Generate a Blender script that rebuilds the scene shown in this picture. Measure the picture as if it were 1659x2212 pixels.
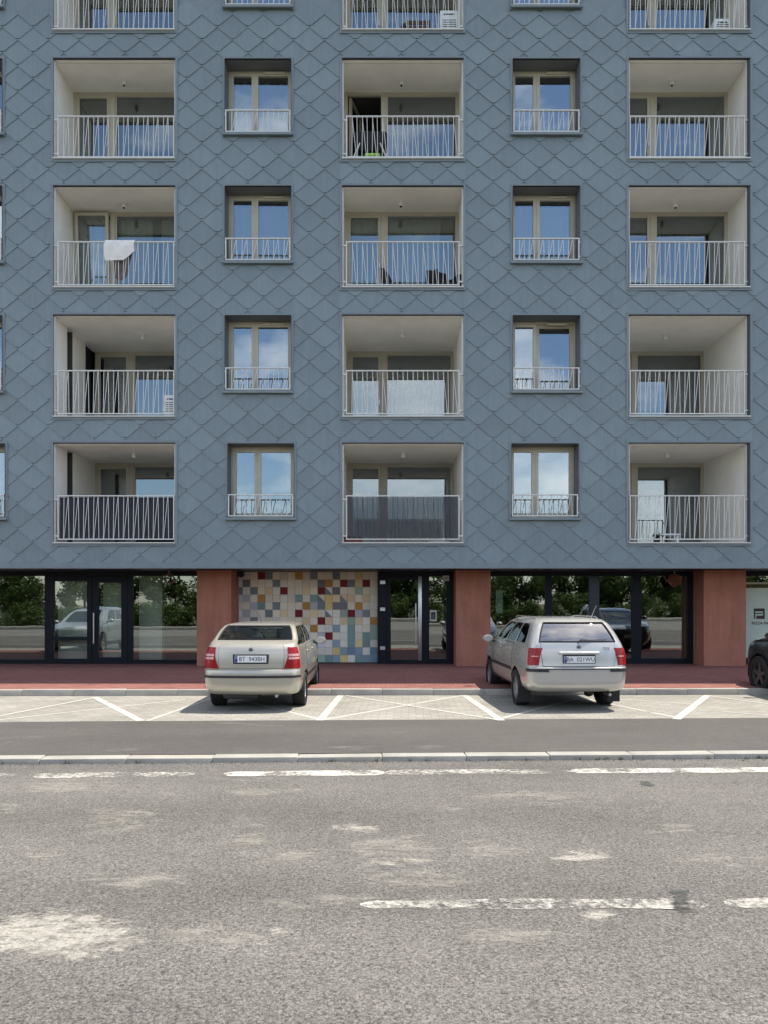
import bpy, bmesh, math, random
from mathutils import Vector, Matrix
R = math.radians
random.seed(7)
scene = bpy.context.scene
for o in list(bpy.data.objects):
    bpy.data.objects.remove(o)
COL = scene.collection

# ------------------------------------------------------------------ camera, sky, sun, exposure
H_EYE = 1.83                 # eye height above the parking surface
FPX, CX, CY = 1620.0, 826.0, 1300.0   # focal length and principal point in a 1659 px wide picture
cam = bpy.data.cameras.new('camera')
cam.sensor_fit = 'HORIZONTAL'
cam.sensor_width = 36
cam.lens = 36 * FPX / 1659
cam.shift_x = (829.5 - CX) / 1659
cam.shift_y = (CY - 1106) / 1659
cam.clip_start = 0.1
cam.clip_end = 3000
cam_o = bpy.data.objects.new('camera', cam)
COL.objects.link(cam_o)
cam_o.location = (0, 0, H_EYE)
cam_o.rotation_euler = (R(90), 0, 0)
scene.camera = cam_o

SUN = Vector((0.42, 0.135, 1.0)).normalized()      # towards the sun: high, to the right, just behind the facade
sun_el = math.asin(SUN.z)
sun_az = math.atan2(SUN.x, SUN.y)
world = bpy.data.worlds.new('World')
scene.world = world
world.use_nodes = True
wn, wl = world.node_tree.nodes, world.node_tree.links
wn.clear()
w_out = wn.new('ShaderNodeOutputWorld')
w_bg = wn.new('ShaderNodeBackground')
w_sky = wn.new('ShaderNodeTexSky')
w_sky.sky_type = 'NISHITA'
w_sky.sun_disc = False
w_sky.sun_elevation = sun_el
w_sky.sun_rotation = sun_az
w_sky.altitude = 150
w_sky.air_density = 1.0
w_sky.dust_density = 1.0
w_sky.ozone_density = 1.0
# broken fair-weather cloud all round the sky
w_tc = wn.new('ShaderNodeTexCoord')
w_map = wn.new('ShaderNodeMapping')
w_map.inputs['Scale'].default_value = (1.0, 1.0, 2.6)
w_noise = wn.new('ShaderNodeTexNoise')
w_noise.inputs['Scale'].default_value = 2.3
w_noise.inputs['Detail'].default_value = 7
w_noise.inputs['Roughness'].default_value = 0.58
w_ramp = wn.new('ShaderNodeValToRGB')
w_ramp.color_ramp.elements[0].position = 0.47
w_ramp.color_ramp.elements[1].position = 0.66
w_ramp.color_ramp.elements[1].color = (0.72, 0.72, 0.72, 1)
w_mix = wn.new('ShaderNodeMix')
w_mix.data_type = 'RGBA'
w_mix.inputs['B'].default_value = (10.4, 10.0, 9.5, 1)
wl.new(w_tc.outputs['Generated'], w_map.inputs['Vector'])
wl.new(w_map.outputs['Vector'], w_noise.inputs['Vector'])
wl.new(w_noise.outputs['Fac'], w_ramp.inputs['Fac'])
wl.new(w_ramp.outputs['Color'], w_mix.inputs['Factor'])
wl.new(w_sky.outputs['Color'], w_mix.inputs['A'])
wl.new(w_mix.outputs['Result'], w_bg.inputs['Color'])
w_bg.inputs['Strength'].default_value = 0.135
wl.new(w_bg.outputs['Background'], w_out.inputs['Surface'])

sun = bpy.data.lights.new('sun', 'SUN')
sun.energy = 3.6
sun.angle = R(0.5)
sun.color = (1.0, 0.925, 0.815)
sun_o = bpy.data.objects.new('sun', sun)
COL.objects.link(sun_o)
sun_o.rotation_euler = SUN.to_track_quat('Z', 'Y').to_euler()
sun_o.location = (10, 5, 40)

scene.view_settings.view_transform = 'Standard'
scene.view_settings.look = 'None'
scene.view_settings.exposure = 0.92
scene.view_settings.gamma = 1
scene.view_settings.use_curve_mapping = False
scene.render.engine = 'CYCLES'
scene.cycles.max_bounces = 9
scene.cycles.diffuse_bounces = 6
scene.cycles.glossy_bounces = 4
scene.cycles.transparent_max_bounces = 16
scene.cycles.caustics_reflective = False
scene.cycles.caustics_refractive = False
scene.cycles.use_denoising = True

# ------------------------------------------------------------------ materials
MATS = {}


class NT:
    def __init__(self, name):
        self.m = bpy.data.materials.new(name)
        self.m.use_nodes = True
        self.n = self.m.node_tree.nodes
        self.l = self.m.node_tree.links
        self.n.clear()
        self.out = self.n.new('ShaderNodeOutputMaterial')
        self._obj = None

    def new(self, t, **kw):
        nd = self.n.new(t)
        for k, v in kw.items():
            if hasattr(nd, k):
                setattr(nd, k, v)
            else:
                nd.inputs[k].default_value = v
        return nd

    def link(self, a, b):
        self.l.new(a, b)

    def pos(self):
        if self._obj is None:
            self._obj = self.new('ShaderNodeNewGeometry')
        return self._obj.outputs['Position']

    def obj(self):
        return self.new('ShaderNodeTexCoord').outputs['Object']

    def noise(self, scale, detail=3.0, rough=0.5, dist=0.0, vec=None, stretch=None):
        nd = self.new('ShaderNodeTexNoise')
        nd.inputs['Scale'].default_value = scale
        nd.inputs['Detail'].default_value = detail
        nd.inputs['Roughness'].default_value = rough
        nd.inputs['Distortion'].default_value = dist
        v = vec if vec is not None else self.pos()
        if stretch:
            mp = self.new('ShaderNodeMapping')
            mp.inputs['Scale'].default_value = stretch
            self.link(v, mp.inputs['Vector'])
            v = mp.outputs['Vector']
        self.link(v, nd.inputs['Vector'])
        return nd.outputs['Fac']

    def remap(self, val, a, b, c, d):
        nd = self.new('ShaderNodeMapRange')
        self.link(val, nd.inputs['Value'])
        for k, x in zip(('From Min', 'From Max', 'To Min', 'To Max'), (a, b, c, d)):
            nd.inputs[k].default_value = x
        return nd.outputs['Result']

    def math(self, op, a, b):
        nd = self.new('ShaderNodeMath')
        nd.operation = op
        for i, x in enumerate((a, b)):
            if isinstance(x, (int, float)):
                nd.inputs[i].default_value = x
            else:
                self.link(x, nd.inputs[i])
        return nd.outputs[0]

    def mix(self, fac, a, b, mode='MIX'):
        nd = self.new('ShaderNodeMix')
        nd.data_type = 'RGBA'
        nd.blend_type = mode
        for k, x in (('Factor', fac), ('A', a), ('B', b)):
            if isinstance(x, (int, float)):
                nd.inputs[k].default_value = x
            elif isinstance(x, tuple):
                nd.inputs[k].default_value = x if len(x) == 4 else x + (1,)
            else:
                self.link(x, nd.inputs[k])
        return nd.outputs['Result']

    def scale(self, col, fac):
        """colour times a grey value"""
        nd = self.new('ShaderNodeVectorMath')
        nd.operation = 'SCALE'
        if isinstance(col, tuple):
            nd.inputs[0].default_value = col[:3]
        else:
            self.link(col, nd.inputs[0])
        if isinstance(fac, (int, float)):
            nd.inputs['Scale'].default_value = fac
        else:
            self.link(fac, nd.inputs['Scale'])
        return nd.outputs[0]

    def bsdf(self, col, rough=0.6, metal=0.0, spec=0.5, coat=0.0, bump=None, bstr=0.3, bdist=0.01):
        b = self.new('ShaderNodeBsdfPrincipled')
        if isinstance(col, tuple):
            b.inputs['Base Color'].default_value = col if len(col) == 4 else col + (1,)
        else:
            self.link(col, b.inputs['Base Color'])
        if isinstance(rough, (int, float)):
            b.inputs['Roughness'].default_value = rough
        else:
            self.link(rough, b.inputs['Roughness'])
        b.inputs['Metallic'].default_value = metal
        b.inputs['Specular IOR Level'].default_value = spec
        b.inputs['Coat Weight'].default_value = coat
        b.inputs['Coat Roughness'].default_value = 0.06
        if bump is not None:
            bp = self.new('ShaderNodeBump')
            bp.inputs['Strength'].default_value = bstr
            bp.inputs['Distance'].default_value = bdist
            self.link(bump, bp.inputs['Height'])
            self.link(bp.outputs['Normal'], b.inputs['Normal'])
        return b

    def done(self, sh):
        self.link(sh.outputs[0] if hasattr(sh, 'outputs') else sh, self.out.inputs['Surface'])
        MATS[self.m.name] = self.m
        return self.m


def plain(name, col, rough=0.6, metal=0.0, var=0.12, nscale=6.0, bump=0.0, coat=0.0, spec=0.5, fine=0.0):
    """one colour with cloudy variation, optional fine grain"""
    t = NT(name)
    n = t.noise(nscale, 5, 0.6)
    f = t.remap(n, 0.3, 0.7, 1 - var, 1 + var)
    if fine:
        f = t.math('MULTIPLY', f, t.remap(t.noise(nscale * 25, 3, 0.6), 0.3, 0.7, 1 - fine, 1 + fine))
    c = t.scale(col, f)
    b = t.bsdf(c, rough, metal, spec, coat, bump=t.noise(nscale * 20, 4) if bump else None, bstr=bump)
    return t.done(b)


def cladding(name, per_island):
    t = NT(name)
    if per_island:
        rnd = t.new('ShaderNodeNewGeometry').outputs['Random Per Island']
    else:
        rnd = t.new('ShaderNodeObjectInfo').outputs['Random']
    n = t.noise(0.9, 4, 0.6)
    f = t.math('MULTIPLY', t.remap(rnd, 0, 1, 0.92, 1.075), t.remap(n, 0.3, 0.7, 0.94, 1.06))
    f = t.math('MULTIPLY', f, t.remap(t.noise(3.0, 5, 0.65, stretch=(5, 5, 0.5)), 0.3, 0.7, 0.93, 1.06))
    f = t.math('MULTIPLY', f, t.remap(t.noise(60, 3, 0.6), 0.3, 0.7, 0.965, 1.035))
    c = t.scale((0.184, 0.230, 0.252), f)
    return t.done(t.bsdf(c, t.remap(t.noise(5, 3), 0.3, 0.7, 0.42, 0.58), 0.0, 0.45, bump=t.noise(7, 3, 0.5), bstr=0.10, bdist=0.02))


cladding('slate_tile', False)
cladding('slate_tile_joined', True)
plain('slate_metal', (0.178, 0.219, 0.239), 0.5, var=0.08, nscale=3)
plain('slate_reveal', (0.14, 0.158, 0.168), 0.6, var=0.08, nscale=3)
plain('dark_trim', (0.03, 0.034, 0.038), 0.5)
plain('loggia_plaster', (0.90, 0.88, 0.82), 0.8, var=0.05, nscale=1.6, fine=0.03, bump=0.08)
plain('loggia_floor', (0.66, 0.64, 0.59), 0.7, var=0.15, nscale=4)
plain('beige_frame', (0.47, 0.43, 0.345), 0.45, var=0.06, nscale=4)
plain('white_metal', (0.62, 0.62, 0.585), 0.4, var=0.06, nscale=8)
plain('white_plastic', (0.74, 0.76, 0.75), 0.4, var=0.05)
plain('anthracite_frame', (0.007, 0.010, 0.016), 0.5, var=0.2, spec=0.2)
plain('navy_panel', (0.016, 0.024, 0.04), 0.35, var=0.2)
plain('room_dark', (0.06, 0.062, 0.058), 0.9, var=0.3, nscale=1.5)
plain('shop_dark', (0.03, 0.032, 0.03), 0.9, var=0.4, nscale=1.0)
t = NT('terracotta')
tf = t.math('MULTIPLY', t.remap(t.noise(1.3, 5, 0.65), 0.3, 0.7, 0.84, 1.14), t.remap(t.noise(26, 4, 0.65), 0.3, 0.7, 0.90, 1.10))
tf = t.math('MULTIPLY', tf, t.remap(t.noise(2.0, 6, 0.7, 0.2, stretch=(3.5, 3.5, 0.35)), 0.35, 0.68, 1.06, 0.82))
tc = t.mix(t.remap(t.noise(3.2, 6, 0.7), 0.60, 0.74, 0, 0.35), t.scale((0.40, 0.17, 0.112), tf), (0.40, 0.25, 0.19))
t.done(t.bsdf(tc, 0.85, 0, 0.3, bump=t.noise(70, 4, 0.6), bstr=0.35, bdist=0.006))
plain('steel', (0.55, 0.56, 0.57), 0.3, 0.9, var=0.06)
plain('rubber', (0.014, 0.014, 0.015), 0.75, var=0.3, nscale=20)
plain('black_plastic', (0.02, 0.02, 0.022), 0.55, var=0.2, nscale=15)
plain('alloy', (0.42, 0.43, 0.44), 0.35, 0.7, var=0.15, nscale=20)
plain('dark_alloy', (0.16, 0.16, 0.16), 0.4, 0.7, var=0.15, nscale=20)
plain('red_lens', (0.30, 0.006, 0.010), 0.25, var=0.1, coat=0.2, spec=0.3, nscale=30)
plain('pink_lens', (0.62, 0.26, 0.24), 0.12, var=0.1, coat=1.0, nscale=30)
plain('lamp_glass', (0.65, 0.68, 0.70), 0.1, 0.3, var=0.15, coat=1.0, nscale=30)
plain('plate_white', (0.80, 0.80, 0.79), 0.4, var=0.05, nscale=20)
plain('plate_blue', (0.012, 0.04, 0.22), 0.4, var=0.05, nscale=20)
plain('ink', (0.012, 0.012, 0.014), 0.6, var=0.05, nscale=20)
plain('brown_ink', (0.035, 0.016, 0.012), 0.6, var=0.05, nscale=20)
plain('seat_cloth', (0.055, 0.06, 0.06), 0.9, var=0.2, nscale=10)
plain('seat_pale', (0.16, 0.18, 0.18), 0.9, var=0.2, nscale=10)
plain('charcoal_mesh', (0.022, 0.024, 0.034), 0.8, var=0.25, nscale=4, fine=0.3)
plain('grey_mesh', (0.055, 0.058, 0.072), 0.8, var=0.22, nscale=4, fine=0.3)
plain('towel', (0.78, 0.75, 0.72), 0.95, var=0.08, nscale=9, bump=0.5, fine=0.1)
plain('dusk_cloth', (0.16, 0.125, 0.12), 0.95, var=0.2, nscale=9, bump=0.4)
plain('black_cloth', (0.012, 0.012, 0.016), 0.85, var=0.3, nscale=12)
plain('lime', (0.36, 0.62, 0.07), 0.6, var=0.12, nscale=14)
plain('crate_brown', (0.065, 0.04, 0.028), 0.8, var=0.3, nscale=14)
plain('pot_red', (0.22, 0.035, 0.03), 0.7, var=0.2, nscale=14)
plain('navy_ball', (0.015, 0.02, 0.05), 0.4, var=0.1)
plain('curtain_grey', (0.55, 0.57, 0.52), 0.95, var=0.1, nscale=5)
plain('curtain_dark', (0.035, 0.036, 0.04), 0.95, var=0.2, nscale=5)
plain('blind_pale', (0.78, 0.80, 0.72), 0.9, var=0.08, nscale=2)
plain('film_green', (0.55, 0.66, 0.57), 0.6, var=0.06, nscale=2)
plain('paper', (0.62, 0.62, 0.58), 0.8, var=0.06, nscale=12)
plain('wicker', (0.20, 0.125, 0.075), 0.85, var=0.35, nscale=25, bump=0.5)
plain('wicker_red', (0.23, 0.075, 0.05), 0.8, var=0.35, nscale=25, bump=0.5)
plain('ribbon', (0.48, 0.43, 0.42), 0.8, var=0.1)
plain('bark', (0.085, 0.065, 0.048), 0.95, var=0.35, nscale=8, bump=0.8)
plain('shop_wood', (0.25, 0.12, 0.05), 0.6, var=0.2, nscale=5)
plain('cream_trim', (0.50, 0.47, 0.37), 0.6, var=0.1, nscale=5)

for nm, c in dict(cream=(0.80, 0.72, 0.58), white=(0.78, 0.74, 0.65), ivory=(0.76, 0.69, 0.55), pale=(0.66, 0.68, 0.68),
                  yellow=(0.74, 0.56, 0.24), sand=(0.74, 0.60, 0.36), orange=(0.50, 0.25, 0.06), red=(0.20, 0.016, 0.025),
                  slate=(0.21, 0.245, 0.255), teal=(0.22, 0.33, 0.315), purple=(0.20, 0.18, 0.205), blue=(0.28, 0.37, 0.43),
                  sage=(0.36, 0.46, 0.38), deep=(0.20, 0.29, 0.39), lilac=(0.50, 0.50, 0.54), peach=(0.74, 0.56, 0.38)).items():
    t = NT('ceramic_' + nm)
    rnd = t.new('ShaderNodeObjectInfo').outputs['Random']
    f = t.math('MULTIPLY', t.remap(rnd, 0, 1, 0.90, 1.08), t.remap(t.noise(22, 3, 0.6), 0.3, 0.7, 0.93, 1.07))
    t.done(t.bsdf(t.scale(c, f), 0.5, 0, 0.2))
plain('grout', (0.55, 0.53, 0.48), 0.9, var=0.1, nscale=6)


def car_paint(name, col, metal, rough):
    t = NT(name)
    geo = t.new('ShaderNodeNewGeometry')
    fl = t.remap(t.noise(420, 2, 0.5, vec=t.obj()), 0.3, 0.7, 0.93, 1.07)
    dust = t.remap(t.noise(2.2, 5, 0.65, vec=t.obj()), 0.35, 0.7, 0.0, 0.14)
    c = t.mix(dust, t.scale(col, fl), (0.36, 0.34, 0.30))
    paint = t.bsdf(c, rough, metal, 0.5, 0.8)
    inside = t.bsdf((0.03, 0.03, 0.032), 0.9)
    mx = t.new('ShaderNodeMixShader')
    t.link(geo.outputs['Backfacing'], mx.inputs[0])
    t.link(paint.outputs[0], mx.inputs[1])
    t.link(inside.outputs[0], mx.inputs[2])
    t.done(mx)


car_paint('champagne_paint', (0.52, 0.485, 0.405), 0.42, 0.28)
car_paint('silver_paint', (0.54, 0.525, 0.49), 0.45, 0.27)
car_paint('grey_silver_paint', (0.42, 0.45, 0.47), 0.35, 0.34)
car_paint('black_paint', (0.008, 0.009, 0.012), 0.0, 0.2)


def glass(name, base, edge, tint, refl=(1, 1, 1)):
    """a pane: mirror share rising with angle, the rest seen through"""
    t = NT(name)
    lw = t.new('ShaderNodeLayerWeight')
    lw.inputs['Blend'].default_value = 0.25
    f = t.remap(lw.outputs['Fresnel'], 0, 1, base, edge)
    g = t.new('ShaderNodeBsdfGlossy')
    g.inputs['Roughness'].default_value = 0.0
    g.inputs['Color'].default_value = refl + (1,)
    wob = t.noise(1.1, 2, 0.5)
    bp = t.new('ShaderNodeBump')
    bp.inputs['Strength'].default_value = 0.012
    bp.inputs['Distance'].default_value = 0.05
    t.link(wob, bp.inputs['Height'])
    t.link(bp.outputs['Normal'], g.inputs['Normal'])
    tr = t.new('ShaderNodeBsdfTransparent')
    tr.inputs['Color'].default_value = tint + (1,)
    mx = t.new('ShaderNodeMixShader')
    t.link(f, mx.inputs[0])
    t.link(tr.outputs[0], mx.inputs[1])
    t.link(g.outputs[0], mx.inputs[2])
    t.done(mx)


glass('window_glass', 0.26, 0.9, (0.74, 0.79, 0.76), (0.88, 0.95, 1.0))
glass('loggia_glass', 0.18, 0.9, (0.74, 0.79, 0.76), (0.88, 0.95, 1.0))
glass('shop_glass', 0.17, 0.9, (0.86, 0.90, 0.87), (0.92, 0.96, 0.95))
glass('car_glass', 0.12, 0.85, (0.46, 0.51, 0.49))
glass('privacy_glass', 0.24, 0.85, (0.16, 0.18, 0.20))


def asphalt(name, base, speck, scale, bump):
    t = NT(name)
    big = t.remap(t.noise(0.45, 5, 0.6), 0.3, 0.7, 0.88, 1.12)
    lane = t.remap(t.noise(0.55, 4, 0.6, stretch=(0.25, 1.6, 1)), 0.32, 0.68, 0.93, 1.08)
    mid = t.remap(t.noise(7, 5, 0.65), 0.3, 0.7, 0.93, 1.07)
    sp = t.noise(scale, 3, 0.62, 0.6)
    sp2 = t.noise(scale * 2.7, 2, 0.6)
    g = t.math('MULTIPLY', t.remap(sp, 0.33, 0.67, 1 - speck, 1 + speck), t.remap(sp2, 0.33, 0.67, 1 - speck * 0.75, 1 + speck * 0.75))
    f = t.math('MULTIPLY', t.math('MULTIPLY', big, lane), t.math('MULTIPLY', mid, g))
    # rubbed, chalky streaks
    st = t.remap(t.noise(1.1, 6, 0.68, 0.3, stretch=(0.55, 1.5, 1)), 0.60, 0.76, 0, 0.32)
    c = t.mix(st, t.scale(base, f), t.scale((0.36, 0.345, 0.315), g))
    if name == 'road_asphalt':
        # polished wheel lanes, an oily middle strip and hairline cracks
        sx = t.new('ShaderNodeSeparateXYZ')
        t.link(t.pos(), sx.inputs[0])
        w = t.math('ADD', sx.outputs['Y'], t.math('MULTIPLY', t.noise(0.35, 3, 0.5), 0.5))
        lanes = t.math('SINE', t.math('MULTIPLY', w, 3.4), 0.0)
        c = t.scale(c, t.remap(lanes, -1, 1, 0.94, 1.06))
        vo = t.new('ShaderNodeTexVoronoi')
        vo.feature = 'DISTANCE_TO_EDGE'
        vo.inputs['Scale'].default_value = 0.42
        vm = t.new('ShaderNodeVectorMath')
        vm.operation = 'ADD'
        wn_ = t.new('ShaderNodeTexNoise')
        wn_.inputs['Scale'].default_value = 2.2
        wn_.inputs['Detail'].default_value = 6
        t.link(t.pos(), wn_.inputs['Vector'])
        vs = t.new('ShaderNodeVectorMath')
        vs.operation = 'SCALE'
        vs.inputs['Scale'].default_value = 0.9
        t.link(wn_.outputs['Color'], vs.inputs[0])
        t.link(t.pos(), vm.inputs[0])
        t.link(vs.outputs[0], vm.inputs[1])
        t.link(vm.outputs[0], vo.inputs['Vector'])
        cr = t.remap(vo.outputs['Distance'], 0.0, 0.007, 0.55, 0.0)
        cr = t.math('MULTIPLY', cr, t.remap(t.noise(0.5, 3, 0.6), 0.5, 0.62, 0, 1))
        c = t.mix(cr, c, (0.05, 0.047, 0.043))
    # hairline cracks
    return t.done(t.bsdf(c, 0.9, 0, 0.25, bump=sp, bstr=bump, bdist=0.006))


asphalt('road_asphalt', (0.134, 0.126, 0.116), 0.56, 54, 0.9)
asphalt('path_asphalt', (0.097, 0.091, 0.084), 0.30, 70, 0.6)
asphalt('worn_asphalt', (0.20, 0.19, 0.175), 0.26, 55, 0.6)
asphalt('patch_asphalt', (0.135, 0.138, 0.136), 0.2, 60, 0.5)


def pavers(name, c1, c2, mortar, bw, bh, rot=0.0, bias=0.0, dirt=0.25):
    t = NT(name)
    mp = t.new('ShaderNodeMapping')
    mp.inputs['Rotation'].default_value = (0, 0, rot)
    t.link(t.pos(), mp.inputs['Vector'])
    br = t.new('ShaderNodeTexBrick')
    br.inputs['Scale'].default_value = 1.0
    br.inputs['Brick Width'].default_value = bw
    br.inputs['Row Height'].default_value = bh
    br.inputs['Mortar Size'].default_value = 0.005
    br.inputs['Mortar Smooth'].default_value = 0.3
    br.inputs['Bias'].default_value = bias
    br.inputs['Color1'].default_value = c1 + (1,)
    br.inputs['Color2'].default_value = c2 + (1,)
    br.inputs['Mortar'].default_value = mortar + (1,)
    t.link(mp.outputs['Vector'], br.inputs['Vector'])
    f = t.math('MULTIPLY', t.remap(t.noise(0.8, 5, 0.65), 0.3, 0.7, 1 - dirt, 1 + dirt * 0.6), t.remap(t.noise(45, 3, 0.6), 0.3, 0.7, 0.88, 1.12))
    inv = t.math('SUBTRACT', 1.0, br.outputs['Fac'])
    return t.done(t.bsdf(t.scale(br.outputs['Color'], f), 0.9, 0, 0.25, bump=inv, bstr=0.6, bdist=0.006))


pavers('stall_pavers', (0.33, 0.317, 0.278), (0.28, 0.268, 0.233), (0.17, 0.16, 0.145), 0.24, 0.16, R(2), dirt=0.20)
pavers('red_pavers', (0.29, 0.128, 0.106), (0.225, 0.098, 0.082), (0.13, 0.078, 0.066), 0.20, 0.10, R(1), dirt=0.12)
plain('kerb_concrete', (0.33, 0.315, 0.28), 0.9, var=0.16, nscale=2.2, bump=0.4, fine=0.12)
plain('kerb_grey', (0.38, 0.36, 0.32), 0.9, var=0.16, nscale=2.2, bump=0.4, fine=0.12)
plain('verge_soil', (0.075, 0.085, 0.035), 0.95, var=0.35, nscale=0.8, bump=0.5, fine=0.3)


def road_paint(name, lo, hi):
    """thermoplastic line rubbed away in places; lo..hi is the wear threshold"""
    t = NT(name)
    n = t.math('ADD', t.math('MULTIPLY', t.noise(2.3, 4, 0.6), 0.55), t.math('MULTIPLY', t.noise(24, 4, 0.7), 0.45))
    f = t.remap(n, lo, hi, 0, 1)
    c = t.scale((0.50, 0.48, 0.435), t.remap(t.noise(38, 3, 0.6), 0.3, 0.7, 0.82, 1.12))
    b = t.bsdf(c, 0.8, 0, 0.3)
    tr = t.new('ShaderNodeBsdfTransparent')
    mx = t.new('ShaderNodeMixShader')
    t.link(f, mx.inputs[0])
    t.link(tr.outputs[0], mx.inputs[1])
    t.link(b.outputs[0], mx.inputs[2])
    t.done(mx)


road_paint('line_paint', 0.36, 0.42)
road_paint('edge_paint', 0.39, 0.52)
road_paint('worn_paint', 0.45, 0.60)
road_paint('faint_paint', 0.50, 0.62)


def frayed(name, base, speck=0.3, top=0.9, lo=0.45, hi=1.0):
    """surface repair or rubbed spot that frays out towards its rim (vertex attribute 'edge' is 1 inside, 0 at the rim)"""
    t = NT(name)
    at = t.new('ShaderNodeAttribute')
    at.attribute_name = 'edge'
    n = t.math('ADD', t.math('MULTIPLY', t.noise(4.5, 6, 0.72, 0.5, stretch=(0.7, 1.6, 1)), 0.74), t.math('MULTIPLY', t.noise(26, 4, 0.75), 0.26))
    n = t.remap(n, 0.36, 0.64, -0.8, 0.8)
    f = t.remap(t.math('ADD', at.outputs['Fac'], n), lo, hi, 0, top)
    g = t.remap(t.noise(50, 3, 0.62, 0.6), 0.33, 0.67, 1 - speck, 1 + speck)
    b = t.bsdf(t.scale(base, g), 0.9, 0, 0.25, bump=t.noise(50, 3, 0.62, 0.6), bstr=0.6, bdist=0.006)
    tr = t.new('ShaderNodeBsdfTransparent')
    mx = t.new('ShaderNodeMixShader')
    t.link(f, mx.inputs[0])
    t.link(tr.outputs[0], mx.inputs[1])
    t.link(b.outputs[0], mx.inputs[2])
    t.done(mx)


frayed('rubbed_spot', (0.42, 0.40, 0.35), lo=0.30, hi=1.0, top=0.72)
frayed('faint_spot', (0.36, 0.34, 0.30), top=0.5, lo=0.55, hi=1.3)
frayed('dark_spot', (0.085, 0.09, 0.085), 0.15, top=0.8, lo=0.1, hi=0.8)

plain('rotten_leaf', (0.10, 0.07, 0.04), 0.9, var=0.4, nscale=30)
t = NT('sheer_mesh')
mb_ = t.bsdf(t.scale((0.05, 0.052, 0.065), t.remap(t.noise(160, 2, 0.5), 0.3, 0.7, 0.7, 1.3)), 0.8)
mt_ = t.new('ShaderNodeBsdfTransparent')
mm_ = t.new('ShaderNodeMixShader')
mm_.inputs[0].default_value = 0.5
t.link(mt_.outputs[0], mm_.inputs[1])
t.link(mb_.outputs[0], mm_.inputs[2])
t.done(mm_)
t = NT('leaf')
rnd = t.new('ShaderNodeNewGeometry').outputs['Random Per Island']
c = t.mix(rnd, (0.028, 0.062, 0.014), (0.105, 0.15, 0.03))
lb = t.bsdf(c, 0.6, 0, 0.3)
tl = t.new('ShaderNodeBsdfTranslucent')
t.link(c, tl.inputs['Color'])
ms = t.new('ShaderNodeMixShader')
ms.inputs[0].default_value = 0.3
t.link(lb.outputs[0], ms.inputs[1])
t.link(tl.outputs[0], ms.inputs[2])
t.done(ms)

# ------------------------------------------------------------------ mesh helpers
WL = {}          # world offset of unrotated parents


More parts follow.
